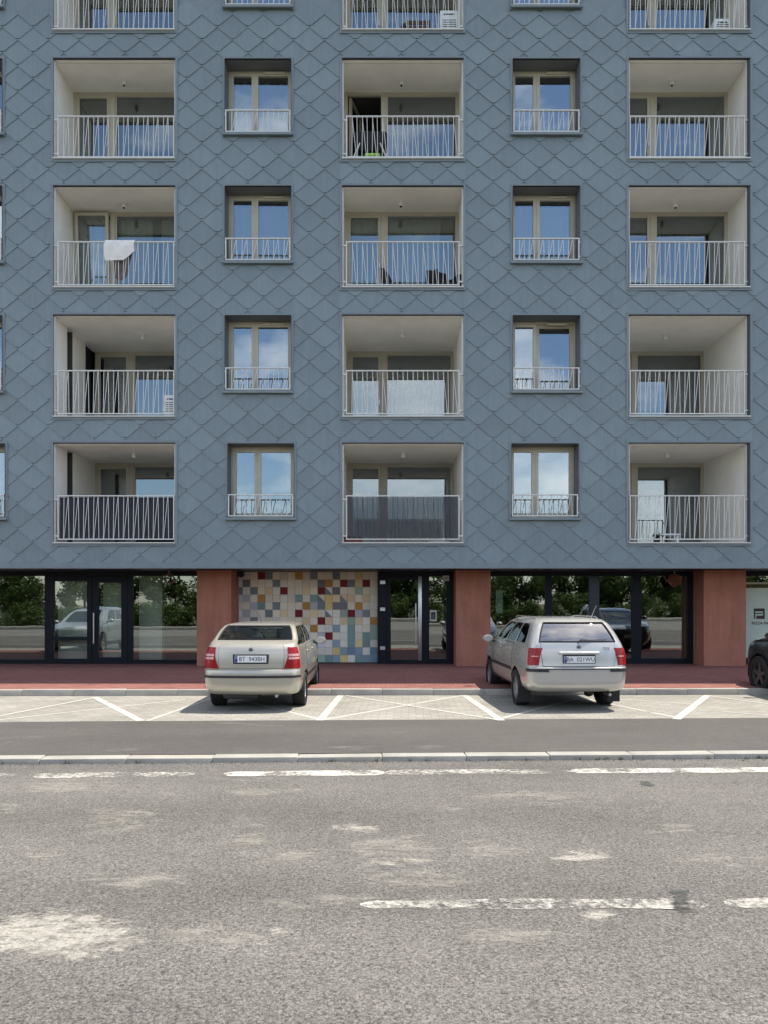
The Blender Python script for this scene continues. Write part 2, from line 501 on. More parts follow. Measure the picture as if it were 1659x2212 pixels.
class MB:
    def __init__(self):
        self.v, self.f, self.m = [], [], []

    def face(self, pts, m=0):
        i = len(self.v)
        self.v += [tuple(p) for p in pts]
        self.f.append(tuple(range(i, i + len(pts))))
        self.m.append(m)

    def box(self, x0, x1, y0, y1, z0, z1, m=0):
        i = len(self.v)
        self.v += [(x, y, z) for z in (z0, z1) for y in (y0, y1) for x in (x0, x1)]
        for q in ((0, 2, 3, 1), (4, 5, 7, 6), (0, 1, 5, 4), (2, 6, 7, 3), (0, 4, 6, 2), (1, 3, 7, 5)):
            self.f.append(tuple(i + k for k in q))
            self.m.append(m)
        return self

    def bar(self, p, q, w, d, m=0):
        """flat bar between two points standing in an x-z plane"""
        p, q = Vector(p), Vector(q)
        ax = (q - p).normalized()
        side = Vector((ax.z, 0, -ax.x)) * (w / 2)
        dep = Vector((0, d / 2, 0))
        i = len(self.v)
        for e in (p, q):
            for s in (-1, 1):
                for t_ in (-1, 1):
                    self.v.append(tuple(e + side * s + dep * t_))
        for qd in ((0, 1, 3, 2), (4, 6, 7, 5), (0, 4, 5, 1), (2, 3, 7, 6), (0, 2, 6, 4), (1, 5, 7, 3)):
            self.f.append(tuple(i + k for k in qd))
            self.m.append(m)
        return self

    def tube(self, pts, r, n=8, closed=False, m=0):
        pts = [Vector(p) for p in pts]
        rings = []
        N = len(pts)
        for k, p in enumerate(pts):
            a = pts[(k - 1) % N] if (closed or k > 0) else p
            b = pts[(k + 1) % N] if (closed or k < N - 1) else p
            d = (b - a).normalized()
            u = d.cross(Vector((0, 0, 1)))
            if u.length < 1e-3:
                u = d.cross(Vector((0, 1, 0)))
            u.normalize()
            w = d.cross(u)
            rr = r[k] if isinstance(r, (list, tuple)) else r
            i = len(self.v)
            self.v += [tuple(p + (u * math.cos(2 * math.pi * j / n) + w * math.sin(2 * math.pi * j / n)) * rr) for j in range(n)]
            rings.append(i)
        for k in range(N if closed else N - 1):
            a, b = rings[k], rings[(k + 1) % N]
            for j in range(n):
                self.f.append((a + j, a + (j + 1) % n, b + (j + 1) % n, b + j))
                self.m.append(m)
        if not closed:
            self.f.append(tuple(rings[0] + j for j in range(n))[::-1])
            self.f.append(tuple(rings[-1] + j for j in range(n)))
            self.m += [m, m]
        return self

    def lathe(self, prof, c=(0, 0, 0), axis='z', n=24, m=0, cap=True):
        """prof: (radius, height along axis)"""
        rings = []
        for r, h in prof:
            i = len(self.v)
            for j in range(n):
                a = 2 * math.pi * j / n
                ca, sa = r * math.cos(a), r * math.sin(a)
                p = {'z': (ca, sa, h), 'x': (h, ca, sa), 'y': (sa, h, ca)}[axis]
                self.v.append((c[0] + p[0], c[1] + p[1], c[2] + p[2]))
            rings.append(i)
        for a, b in zip(rings, rings[1:]):
            for j in range(n):
                self.f.append((a + j, a + (j + 1) % n, b + (j + 1) % n, b + j))
                self.m.append(m)
        if cap:
            self.f.append(tuple(rings[0] + j for j in range(n))[::-1])
            self.f.append(tuple(rings[-1] + j for j in range(n)))
            self.m += [m, m]
        return self

    def grid(self, rows, m=0, flip=False):
        """rows: list of equally long lists of points"""
        i = len(self.v)
        w = len(rows[0])
        for r in rows:
            self.v += [tuple(p) for p in r]
        for a in range(len(rows) - 1):
            for b in range(w - 1):
                q = (i + a * w + b, i + a * w + b + 1, i + (a + 1) * w + b + 1, i + (a + 1) * w + b)
                self.f.append(q[::-1] if flip else q)
                self.m.append(m)
        return self

    def mesh(self, name, mats, off=(0, 0, 0), smooth=None, bevel=0.0):
        me = bpy.data.meshes.new(name)
        me.from_pydata([(x - off[0], y - off[1], z - off[2]) for x, y, z in self.v], [], self.f)
        for k in mats:
            me.materials.append(MATS[k])
        if len(mats) > 1:
            me.polygons.foreach_set('material_index', self.m)
        if smooth is not None or bevel:
            bm = bmesh.new()
            bm.from_mesh(me)
            bmesh.ops.remove_doubles(bm, verts=bm.verts, dist=1e-5)
            if bevel:
                bmesh.ops.bevel(bm, geom=list(bm.edges), offset=bevel, segments=2, affect='EDGES', profile=0.5)
            bmesh.ops.recalc_face_normals(bm, faces=bm.faces)
            if smooth is not None:
                for f in bm.faces:
                    f.smooth = True
                for e in bm.edges:
                    e.smooth = len(e.link_faces) == 2 and e.calc_face_angle(0) < R(smooth)
            bm.to_mesh(me)
            bm.free()
        me.update()
        return me

    def build(self, name, mat, parent=None, smooth=None, bevel=0.0, kind=None, local=False):
        """one object; coordinates are world (or the parent's own when local)"""
        mats = [mat] if isinstance(mat, str) else list(mat)
        xs, ys, zs = zip(*self.v)
        c = ((min(xs) + max(xs)) / 2, (min(ys) + max(ys)) / 2, min(zs))
        me = self.mesh(name, mats, c, smooth, bevel)
        o = bpy.data.objects.new(name, me)
        COL.objects.link(o)
        if kind:
            o['kind'] = kind
        if local:
            po = LOC.get(parent.name, (0, 0, 0))
        else:
            po = WL.get(parent.name, (0, 0, 0)) if parent else (0, 0, 0)
        o.location = (c[0] - po[0], c[1] - po[1], c[2] - po[2])
        if local:
            LOC[o.name] = c
        else:
            WL[o.name] = c
        if parent:
            o.parent = parent
        return o


LOC = {}


def tag(o, label, cat, group=None):
    o['label'] = label
    o['category'] = cat
    if group:
        o['group'] = group
    return o


def thing(name, label, cat, loc=(0, 0, 0), rz=0.0, group=None):
    o = bpy.data.objects.new(name, None)
    o.empty_display_size = 0.2
    COL.objects.link(o)
    o.location = loc
    o.rotation_euler = (0, 0, rz)
    WL[o.name] = tuple(loc)
    LOC[o.name] = (0, 0, 0)
    return tag(o, label, cat, group)


def struct(o):
    o['kind'] = 'structure'
    return o


def inst(name, me, parent, loc):
    """another object on a shared mesh; loc in world coordinates"""
    o = bpy.data.objects.new(name, me)
    COL.objects.link(o)
    po = WL.get(parent.name, (0, 0, 0)) if parent else (0, 0, 0)
    o.location = tuple(loc[i] - po[i] for i in range(3))
    if parent:
        o.parent = parent
    return o


def copy_tree(o, parent=None):
    c = o.copy()
    COL.objects.link(c)
    c.parent = parent
    for ch in list(o.children):
        copy_tree(ch, c)
    return c


def text_mesh(name, body, size, mat, depth=0.002, align='CENTER'):
    """flat lettering facing -Y, centred"""
    cu = bpy.data.curves.new(name, 'FONT')
    cu.body = body
    cu.size = size
    cu.align_x = align
    cu.align_y = 'CENTER'
    cu.extrude = depth
    tmp = bpy.data.objects.new(name, cu)
    COL.objects.link(tmp)
    dg = bpy.context.evaluated_depsgraph_get()
    dg.update()
    me = bpy.data.meshes.new_from_object(tmp.evaluated_get(dg))
    bpy.data.objects.remove(tmp)
    me.transform(Matrix.Rotation(R(90), 4, 'X'))
    me.materials.clear()
    me.materials.append(MATS[mat])
    me.name = name
    return me


def obj_mesh(name, me, parent, loc, rot=(0, 0, 0)):
    o = bpy.data.objects.new(name, me)
    COL.objects.link(o)
    o.parent = parent
    o.location = loc
    o.rotation_euler = rot
    return o


def at(px, py, Y):
    """world point at depth Y seen at (px, py) of the 1659 px wide picture"""
    return ((px - CX) * Y / FPX, Y, H_EYE + (CY - py) * Y / FPX)


def ground(px, py, z=0.0):
    Y = (H_EYE - z) * FPX / (py - CY)
    return ((px - CX) * Y / FPX, Y, z)

# ------------------------------------------------------------------ the ground
YF = 19.0                       # facade plane
YG = 20.7                       # shop glazing plane
YC = 20.0                       # front of the terracotta piers
YT = 20.95                      # mosaic wall
SF = FPX / YF
ZP = 0.12                       # pavement level in front of the building
ZR = -0.06                      # road level
ZB = H_EYE + (CY - 1228) * YF / FPX     # lower edge of the cladding
HTOP = 24.9


def fx(px):
    return (px - CX) / SF


def fz(py):
    return H_EYE + (CY - py) / SF


def strip(name, mat, ya, yb, z, x0=-45, x1=45, n=1):
    """sheet between two slightly skewed lines y = a + b x"""
    mb = MB()
    for k in range(n):
        a, b = x0 + (x1 - x0) * k / n, x0 + (x1 - x0) * (k + 1) / n
        mb.face([(a, ya(a), z), (b, ya(b), z), (b, yb(b), z), (a, yb(a), z)])
    return struct(mb.build(name, mat))


kerb_f = lambda x: 8.877 + 0.0352 * x          # road side face of the kerb
kerb_b = lambda x: kerb_f(x) + 0.21
stall_f = lambda x: 11.63 + 0.033 * x          # path / parking bays
pav_f = lambda x: 14.66 + 0.015 * x            # pavement kerb
pav_b = lambda x: pav_f(x) + 0.13
mb = MB()
mb.face([(-900, -900, -0.35), (900, -900, -0.35), (900, 900, -0.35), (-900, 900, -0.35)])
struct(mb.build('ground', 'verge_soil'))
strip('road', 'road_asphalt', lambda x: -1.2 + 0.03 * x, kerb_f, ZR)
strip('foot_path', 'path_asphalt', kerb_b, stall_f, 0.0)
strip('parking_surface', 'stall_pavers', stall_f, pav_f, 0.0)
strip('pavement', 'red_pavers', pav_b, lambda x: 27.0, ZP)
strip('far_yard', 'worn_asphalt', lambda x: -13.6, lambda x: -1.4 + 0.03 * x, -0.064)
strip('far_verge', 'verge_soil', lambda x: -60, lambda x: -14.7, 0.05)

# kerbs laid stone by stone
def kerb_row(name, front, depth, z0, z1, x_in, mat, rad, length=1.0, x_out=40):
    base = MB()
    for sx in (-1, 1):
        a, b = sorted((sx * (x_in + 0.01), sx * x_out))
        base.face([(a, front(a), z0), (b, front(b), z0), (b, front(b), z1), (a, front(a), z1)])
        base.face([(a, front(a), z1), (b, front(b), z1), (b, front(b) + depth, z1), (a, front(a) + depth, z1)])
    base.face([(-x_in, front(-x_in) + 0.02, z0), (x_in, front(x_in) + 0.02, z0), (x_in, front(x_in) + 0.02, z1 - 0.02), (-x_in, front(-x_in) + 0.02, z1 - 0.02)])
    base.face([(-x_in, front(-x_in) + 0.02, z1 - 0.02), (x_in, front(x_in) + 0.02, z1 - 0.02), (x_in, front(x_in) + depth, z1 - 0.02), (-x_in, front(-x_in) + depth, z1 - 0.02)])
    root = struct(base.build(name, mat))
    st = MB().box(-length / 2 + 0.0015, length / 2 - 0.0015, 0, depth - 0.004, 0, z1 - z0 + 0.10)
    me = st.mesh('kerb_stone', [mat], smooth=40, bevel=rad)
    n = int(round(2 * x_in / length))
    rot = math.atan(front(1) - front(0))
    for k in range(n):
        x = -x_in + length * (k + 0.5)
        o = inst('kerb_stone', me, root, (x, front(x) + random.uniform(-0.004, 0.004), z0 - 0.10 + random.uniform(-0.005, 0.004)))
        o.rotation_euler = (random.uniform(-0.012, 0.012), random.uniform(-0.004, 0.004), rot)
    return root


kerb_row('kerb', kerb_f, 0.21, ZR - 0.02, 0.002, 9.0, 'kerb_concrete', 0.013)
kerb_row('pavement_kerb', pav_f, 0.13, -0.02, ZP + 0.002, 12.0, 'kerb_grey', 0.012)
mb = MB()
mb.box(-45, 45, -14.7, -13.55, -0.1, 0.16)
struct(mb.build('far_kerb', 'kerb_concrete', bevel=0.02, smooth=40))


# grit, dead leaves and weeds caught along the kerb
gr = MB()
rg = random.Random(5)
for k in range(1500):
    x = rg.uniform(-6.5, 6.5)
    y = kerb_f(x) - abs(rg.gauss(0, 0.055)) - 0.006
    s_ = rg.uniform(.004, .013) * (1.8 if rg.random() < .06 else 1)
    i = len(gr.v)
    gr.v += [(x + s_ * rg.uniform(.6, 1.3), y, ZR + .001), (x - s_ * .5, y + s_ * .8, ZR + .001), (x - s_ * .5, y - s_ * rg.uniform(.6, 1.2), ZR + .001), (x, y, ZR + s_ * rg.uniform(.5, 1.1))]
    gr.f += [(i, i + 1, i + 3), (i + 1, i + 2, i + 3), (i + 2, i, i + 3)]
    gr.m += [rg.choice((0, 0, 1))] * 3
gr.build('gutter_grit', ['patch_asphalt', 'rotten_leaf'], kind='stuff')
wd = MB()
for k in range(26):
    x = rg.uniform(-6, 6)
    for b_ in range(rg.randint(4, 10)):
        a_, h_ = rg.uniform(0, 6.28), rg.uniform(.02, .06)
        p = Vector((x + rg.uniform(-.03, .03), kerb_f(x) - .008, ZR))
        d = Vector((math.cos(a_) * .02, -abs(math.sin(a_)) * .02, h_))
        wd.face([p - Vector((.003, 0, 0)), p + Vector((.003, 0, 0)), p + d])
wd.build('gutter_weeds', 'leaf', kind='stuff')


# painted lines: sheets 4 mm above the surface
def paint(name, segs, z, mat, parent=None):
    mb = MB()
    for (p, q, w) in segs:
        a, b = Vector(ground(*p, z)), Vector(ground(*q, z))
        d = (b - a).normalized()
        s = Vector((-d.y, d.x, 0)) * (w / 2)
        mb.face([a + s, a - s, b - s, b + s])
    return struct(mb.build(name, mat))


bays = [((205, 1506), (304, 1557), .13), ((738, 1500), (691, 1556), .13), ((1002, 1501), (1083, 1556), .13), ((1528, 1502), (1461, 1553.5), .13)]
for s in bays:
    paint('bay_line', [s], 0.004, 'line_paint')
hatch = [((202, 1507), (-60, 1558), .075), ((400, 1511), (-60, 1561), .06), ((318, 1557), (472, 1503), .07), ((688, 1553), (484, 1503), .07),
         ((738, 1500.5), (1078, 1555), .07), ((1002, 1501.5), (696, 1555), .07), ((1086, 1551), (1246, 1509), .07), ((1458, 1549), (1258, 1508), .07),
         ((1531, 1503), (1740, 1531), .07), ((1349, 1510), (1502, 1521), .05), ((1560, 1537), (1700, 1549), .05)]
for i, s in enumerate(hatch):
    paint('hatch_line', [s], 0.003 if i % 2 else 0.005, 'line_paint')
paint('bay_symbol', [((866, 1549), (889, 1549), .13), ((898, 1548.5), (925, 1548.5), .12), ((872, 1545), (884, 1545), .06)], 0.004, 'worn_paint')


def skew_line(name, x0, x1, yl, w, z, mat):
    """hand-worn stripe: its two rims wander by a couple of centimetres"""
    mb = MB()
    rs = random.Random(int(x0 * 100))
    n = max(2, int((x1 - x0) / 0.05))
    ph = [rs.uniform(0, 6.28) for _ in range(6)]
    rim = lambda x, k: 0.010 * math.sin(x * 2.3 + ph[k]) + 0.007 * math.sin(x * 7.1 + ph[k + 1]) + rs.uniform(-.007, .007)
    taper = lambda x: min(1.0, (x - x0) / .12 + .35, (x1 - x) / .12 + .35)
    lo, hi = [], []
    for k in range(n + 1):
        x = x0 + (x1 - x0) * k / n
        h = w / 2 * taper(x)
        lo.append((x, yl(x) - h + rim(x, 0), z))
        hi.append((x, yl(x) + h + rim(x, 3), z))
    mb.grid([lo, hi])
    return struct(mb.build(name, mat))


edge_l = lambda x: 8.28 + 0.0352 * x
for a, b in ((-9.5, -4.0), (-3.78, -2.62), (-2.62, -2.06), (-1.74, 0.02), (0.02, 2.1), (2.1, 9.5)):
    skew_line('edge_line', a, b, edge_l, 0.235, ZR + 0.004, 'worn_paint' if b < 0 or abs(b - 2.1) < .01 else 'edge_paint')
mid_l = lambda x: 4.665 + 0.010 * x
skew_line('centre_line', -0.14, 0.36, lambda x: mid_l(x) + .01, 0.11, ZR + 0.004, 'worn_paint')
skew_line('centre_line', 0.20, 2.02, mid_l, 0.15, ZR + 0.006, 'worn_paint')
skew_line('centre_line', 2.14, 3.6, mid_l, 0.15, ZR + 0.004, 'worn_paint')


def spot(name, pts, mat, z=ZR + 0.003):
    """frayed patch: outline in picture coordinates, laid on the road"""
    g = [Vector(ground(x, y, z)) for x, y in pts]
    c = sum(g, Vector()) / len(g)
    mb = MB()
    n = len(g)
    mb.v = [tuple(c)] + [tuple(c + (p - c) * 0.55) for p in g] + [tuple(c + (p - c) * 1.12) for p in g]
    for k in range(n):
        j = (k + 1) % n
        mb.f.append((0, 1 + k, 1 + j))
        mb.f.append((1 + k, 1 + n + k, 1 + n + j, 1 + j))
        mb.m += [0, 0]
    o = struct(mb.build(name, mat))
    at_ = o.data.attributes.new('edge', 'FLOAT', 'POINT')
    for k in range(len(mb.v)):
        at_.data[k].value = 1.0 if k == 0 else (0.8 if k <= n else 0.0)
    return o


def oval(cx, cy, a, b):
    return [(cx + a * math.cos(t * math.pi / 5), cy + b * math.sin(t * math.pi / 5)) for t in range(10)]


spot('rubbed_patch', [(-90, 1980), (60, 1968), (180, 1962), (270, 1980), (390, 2018), (335, 2042), (230, 2058), (120, 2088), (40, 2064), (-90, 2062)], 'rubbed_spot')
for cx, cy, a, b, m in ((1255, 1848, 55, 11, 'rubbed_spot'), (1287, 1976, 34, 14, 'rubbed_spot'), (270, 1770, 90, 32, 'faint_spot'), (535, 1776, 48, 18, 'faint_spot'),
                        (540, 1822, 80, 20, 'faint_spot'), (640, 1850, 110, 22, 'faint_spot'), (842, 1835, 120, 32, 'faint_spot'), (1060, 1838, 90, 22, 'faint_spot'),
                        (602, 2011, 22, 10, 'rubbed_spot'), (20, 1745, 26, 12, 'faint_spot'), (95, 1850, 60, 12, 'faint_spot'), (900, 1900, 130, 26, 'faint_spot'),
                        (968, 1745, 40, 7, 'faint_spot'), (1440, 1790, 60, 12, 'faint_spot'), (430, 2020, 120, 26, 'faint_spot'), (800, 1955, 50, 10, 'faint_spot'), (700, 1950, 200, 16, 'faint_spot'), (150, 1700, 120, 16, 'faint_spot'), (1180, 1720, 160, 14, 'faint_spot'), (1560, 1860, 110, 18, 'faint_spot'),
                        (560, 1710, 90, 10, 'faint_spot'), (1100, 2020, 150, 20, 'faint_spot'), (300, 1900, 140, 20, 'faint_spot'), (760, 1790, 60, 10, 'rubbed_spot'), (860, 1862, 70, 12, 'rubbed_spot'), (245, 1775, 40, 10, 'rubbed_spot'), (535, 1818, 45, 8, 'rubbed_spot')):
    spot('rubbed_patch', oval(cx, cy, a * 1.25, b * 1.25), m)
spot('dark_patch', [(1449, 1922), (1470, 1916), (1490, 1924), (1494, 1950), (1502, 1972), (1475, 1984), (1452, 1974), (1447, 1950)], 'dark_spot', ZR + 0.006)
spot('dark_patch', [(1376, 1684), (1398, 1685), (1418, 1697), (1408, 1700), (1385, 1695)], 'dark_spot', ZR + 0.006)

# ------------------------------------------------------------------ the apartment building
B = thing('apartment_building', 'grey blue apartment block clad in diamond slates with recessed balconies above red piers', 'building', (0, YF, 0))

LOG_ROWS = [(-148, 69), (128.5, 346), (403, 623.5), (681, 902), (957, 1174.5)]
WIN_ROWS = [(-145, 18), (130, 292), (404, 568), (683, 847), (959, 1120)]
LOG_COLS = [(116.5, 379.5), (739, 1001), (1357, 1619)]
WIN_COLS = [(-136, 7), (486.5, 629.5), (1107, 1252), (1729, 1873)]
openings = []
LOG, WIN = [], []
for r, (t0, t1) in enumerate(LOG_ROWS):
    for c, (a, b) in enumerate(LOG_COLS):
        q = (fx(a), fx(b), fz(t1), fz(t0))
        openings.append(q)
        LOG.append((r, c, q))
for r, (t0, t1) in enumerate(WIN_ROWS):
    for c, (a, b) in enumerate(WIN_COLS):
        d = 0
        if r == 4:
            d = 6 if c in (0, 1) else (-3 if c == 2 else 0)
        q = (fx(a + d), fx(b + d), fz(t1), fz(t0))
        openings.append(q)
        WIN.append((r, c, q))

# outer walls
XB = 34.0
mb = MB()
xs = sorted({-XB, XB} | {round(v, 4) for q in openings for v in q[:2]})
zs = sorted({round(ZB, 4), HTOP} | {round(v, 4) for q in openings for v in q[2:]})
for i in range(len(xs) - 1):
    for k in range(len(zs) - 1):
        mx, mz = (xs[i] + xs[i + 1]) / 2, (zs[k] + zs[k + 1]) / 2
        if not any(q[0] < mx < q[1] and q[2] < mz < q[3] for q in openings):
            mb.face([(xs[i], YF, zs[k]), (xs[i + 1], YF, zs[k]), (xs[i + 1], YF, zs[k + 1]), (xs[i], YF, zs[k + 1])])
YB = 33.0
mb.face([(-XB, YF, HTOP), (XB, YF, HTOP), (XB, YB, HTOP), (-XB, YB, HTOP)])
mb.face([(-XB, YB, 0), (XB, YB, 0), (XB, YB, HTOP), (-XB, YB, HTOP)])
for s in (-XB, XB):
    mb.face([(s, YF, ZB), (s, YB, ZB), (s, YB, HTOP), (s, YF, HTOP)])
    mb.face([(s, YG, 0), (s, YB, 0), (s, YB, ZB), (s, YG, ZB)])
mb.build('outer_wall', 'slate_metal', B)
mb = MB()
mb.box(-XB, XB, YF - 0.02, 26.9, ZB, ZB + 0.05)
mb.build('soffit', 'dark_trim', B)
mb = MB()
mb.box(-XB, XB, YF - 0.058, YF - 0.001, ZB - 0.004, ZB + 0.15)
mb.build('base_flashing', 'slate_metal', B, bevel=0.006)

# diamond slates with a cut lower tip, each lapping over the two below
TP, TH, TC = 66.2 / SF, 27.76 / SF, 0.05
TX0, TZ0 = fx(403.5), fz(338)
TILT, T0 = 0.032, 0.008


def tile_poly(x, z):
    k = TC * TH / (TP / 2)
    return [(x - TC, z + k), (x + TC, z + k), (x + TP / 2, z + TH), (x + TP / 2, z + TH + 0.02), (x + 0.02, z + 2 * TH + 0.02),
            (x - 0.02, z + 2 * TH + 0.02), (x - TP / 2, z + TH + 0.02), (x - TP / 2, z + TH)]


def clip(poly, axis, val, keep_less):
    out = []
    for i, p in enumerate(poly):
        q = poly[(i + 1) % len(poly)]
        pi, qi = (p[axis] <= val) == keep_less, (q[axis] <= val) == keep_less
        if pi:
            out.append(p)
        if pi != qi:
            t_ = (val - p[axis]) / (q[axis] - p[axis])
            out.append((p[0] + (q[0] - p[0]) * t_, p[1] + (q[1] - p[1]) * t_))
    return out


def minus(polys, q):
    res = []
    x0, x1, z0, z1 = q
    for p in polys:
        a, b = min(v[0] for v in p), max(v[0] for v in p)
        c, d = min(v[1] for v in p), max(v[1] for v in p)
        if b <= x0 or a >= x1 or d <= z0 or c >= z1:
            res.append(p)
            continue
        res.append(clip(p, 0, x0, True))
        res.append(clip(p, 0, x1, False))
        m_ = clip(clip(p, 0, x0, False), 0, x1, True)
        if len(m_) > 2:
            res.append(clip(m_, 1, z0, True))
            res.append(clip(m_, 1, z1, False))
    return [p for p in res if len(p) > 2 and area(p) > 1e-4]


def area(p):
    return abs(sum(p[i][0] * p[(i + 1) % len(p)][1] - p[(i + 1) % len(p)][0] * p[i][1] for i in range(len(p)))) / 2


def tile_faces(mb, polys, x0, z0):
    for p in polys:
        if sum(p[i][0] * p[(i + 1) % len(p)][1] - p[(i + 1) % len(p)][0] * p[i][1] for i in range(len(p))) < 0:
            p = p[::-1]
        yo = [YF - (T0 + TILT * (1 - (v[1] - z0) / (2 * TH))) for v in p]
        i = len(mb.v)
        n = len(p)
        mb.v += [(v[0], y, v[1]) for v, y in zip(p, yo)]
        mb.v += [(v[0], y + 0.024, v[1]) for v, y in zip(p, yo)]
        mb.f.append(tuple(range(i, i + n)))
        mb.m.append(0)
        for k in range(n):
            j = (k + 1) % n
            mb.f.append((i + k, i + n + k, i + n + j, i + j))
            mb.m.append(0)


holes = [(q[0] - 0.056, q[1] + 0.056, q[2] - 0.056, q[3] + 0.056) for q in openings]
zlow = ZB + 0.14
cands = []
k0 = int((zlow - TZ0) / TH) - 3
k1 = int((HTOP - 8 - TZ0) / TH)
for k in range(k0, k1):
    for j in range(-34, 46):
        x = TX0 + TP * (j + (0.5 if k % 2 else 0))
        z = TZ0 + k * TH
        p0 = tile_poly(x, z)
        ps = [p0]
        if z < zlow:
            ps = [clip(p0, 1, zlow, False)]
            ps = [p for p in ps if len(p) > 2 and area(p) > 1e-3]
        for h in holes:
            ps = minus(ps, h)
        if not ps:
            continue
        px, py = CX + x * SF, CY - (z + TH - H_EYE) * SF
        vis = -30 < px < 1690 and -25 < py < 1235
        cands.append((sum(area(p) for p in ps), x, z, ps, vis, len(ps) == 1 and len(ps[0]) == 8 and ps[0] == p0))
full_me = None
singles = sorted([c for c in cands if c[4]], key=lambda c: (-round(c[0], 2), c[2]))[:300]
rest = MB()
single_ids = {id(c) for c in singles}
for c in cands:
    if id(c) in single_ids:
        if c[5]:
            if full_me is None:
                m_ = MB()
                tile_faces(m_, [tile_poly(0, 0)], 0, 0)
                m_.v = [(a, b - YF, d) for a, b, d in m_.v]
                full_me = m_.mesh('cladding_tile', ['slate_tile'])
            o = inst('cladding_tile', full_me, B, (c[1] + random.uniform(-.003, .003), YF + random.uniform(-.003, .001), c[2] + random.uniform(-.003, .003)))
            o.rotation_euler = (random.uniform(-0.006, 0.006), random.uniform(-.003, .003), random.uniform(-0.005, 0.005))
        else:
            m_ = MB()
            tile_faces(m_, c[3], c[1], c[2])
            m_.build('cladding_tile', 'slate_tile', B)
    else:
        tile_faces(rest, c[3], c[1], c[2])
rest.build('cladding', 'slate_tile_joined', B, kind='stuff')


# flashing round every opening
def ring(mb, q, w, y0, y1, m=0):
    x0, x1, z0, z1 = q
    mb.box(x0 - w, x0, y0, y1, z0 - w, z1 + w, m)
    mb.box(x1, x1 + w, y0, y1, z0 - w, z1 + w, m)
    mb.box(x0, x1, y0, y1, z1, z1 + w, m)
    mb.box(x0, x1, y0, y1, z0 - w, z0, m)


def rect_frame(mb, x0, x1, z0, z1, w, y0, y1, m=0):
    """frame with its outside at the given rectangle"""
    mb.box(x0, x0 + w, y0, y1, z0, z1, m)
    mb.box(x1 - w, x1, y0, y1, z0, z1, m)
    mb.box(x0 + w, x1 - w, y0, y1, z0, z0 + w, m)
    mb.box(x0 + w, x1 - w, y0, y1, z1 - w, z1, m)


def pane(parent, x0, x1, z0, z1, y, mat, tilt=0.0):
    mb = MB()
    mb.box(x0, x1, y, y + 0.012, z0, z1)
    o = mb.build('pane', mat, parent)
    o.rotation_euler = (random.uniform(-0.007, 0.007) + tilt, 0, random.uniform(-0.008, 0.008))
    return o


# balusters: upright bars, every second pair joined by a slanting one
bar_cache = {}


def bar_mesh(dx, h, w=0.0135):
    k = (round(dx, 3), round(h, 3))
    if k not in bar_cache:
        mb = MB().bar((-dx / 2, 0, 0), (dx / 2, 0, h), w, 0.008)
        bar_cache[k] = mb.mesh('baluster', ['white_metal'])
    return bar_cache[k]


loose_bars = MB()


def railing(q, x0, x1, z0, z1, y, single, mirror=False):
    mb = MB()
    r = 0.027
    mb.box(x0, x1, y - 0.022, y + 0.022, z1 - r, z1)
    mb.box(x0, x1, y - 0.018, y + 0.018, z0, z0 + r)
    mb.box(x0, x0 + r, y - 0.02, y + 0.02, z0 + r, z1 - r)
    mb.box(x1 - r, x1, y - 0.02, y + 0.02, z0 + r, z1 - r)
    for sx, xx in ((-1, x0), (1, x1)):           # brackets into the reveal
        for zz in (z0 + 0.08, z1 - 0.12):
            mb.box(min(xx, q[0] if sx < 0 else xx), max(xx, q[1] if sx > 0 else xx), y - 0.012, y + 0.012, zz, zz + 0.035)
    o = mb.build('railing', 'white_metal', B)
    zb, zt = z0 + r, z1 - r
    h = zt - zb
    n = int(round((x1 - x0 - 2 * r) / 0.1275))
    st = (x1 - x0 - 2 * r) / n
    for k in range(n + 1):
        x = x0 + r + st * k
        bars = []
        if 0 < k < n:
            bars.append((x, 0.016 * (1 if k % 2 else -1), y - 0.006))
        if k % 2 and k < n:
            bars.append((x + st * 0.42, st * 0.85 * (-1 if mirror else 1), y + 0.008))
        for (bx, dx, by) in bars:
            dx = round(dx, 3)
            if single:
                inst('baluster', bar_mesh(dx, h), o, (bx, by, zb))
            else:
                loose_bars.bar((bx - dx / 2, by, zb), (bx + dx / 2, by, zt), 0.0135, 0.008)
    return o


# ---- recessed balconies
lamp_me = MB().lathe([(0.055, 0), (0.055, -0.02), (0.045, -0.03), (0.06, -0.06), (0.062, -0.10), (0.045, -0.13), (0.01, -0.135)], n=16).mesh('ceiling_lamp', ['white_plastic'], smooth=50)
lens_me = MB().lathe([(0.03, 0), (0.03, -0.012)], n=12).mesh('lamp_lens', ['black_plastic'], smooth=50)


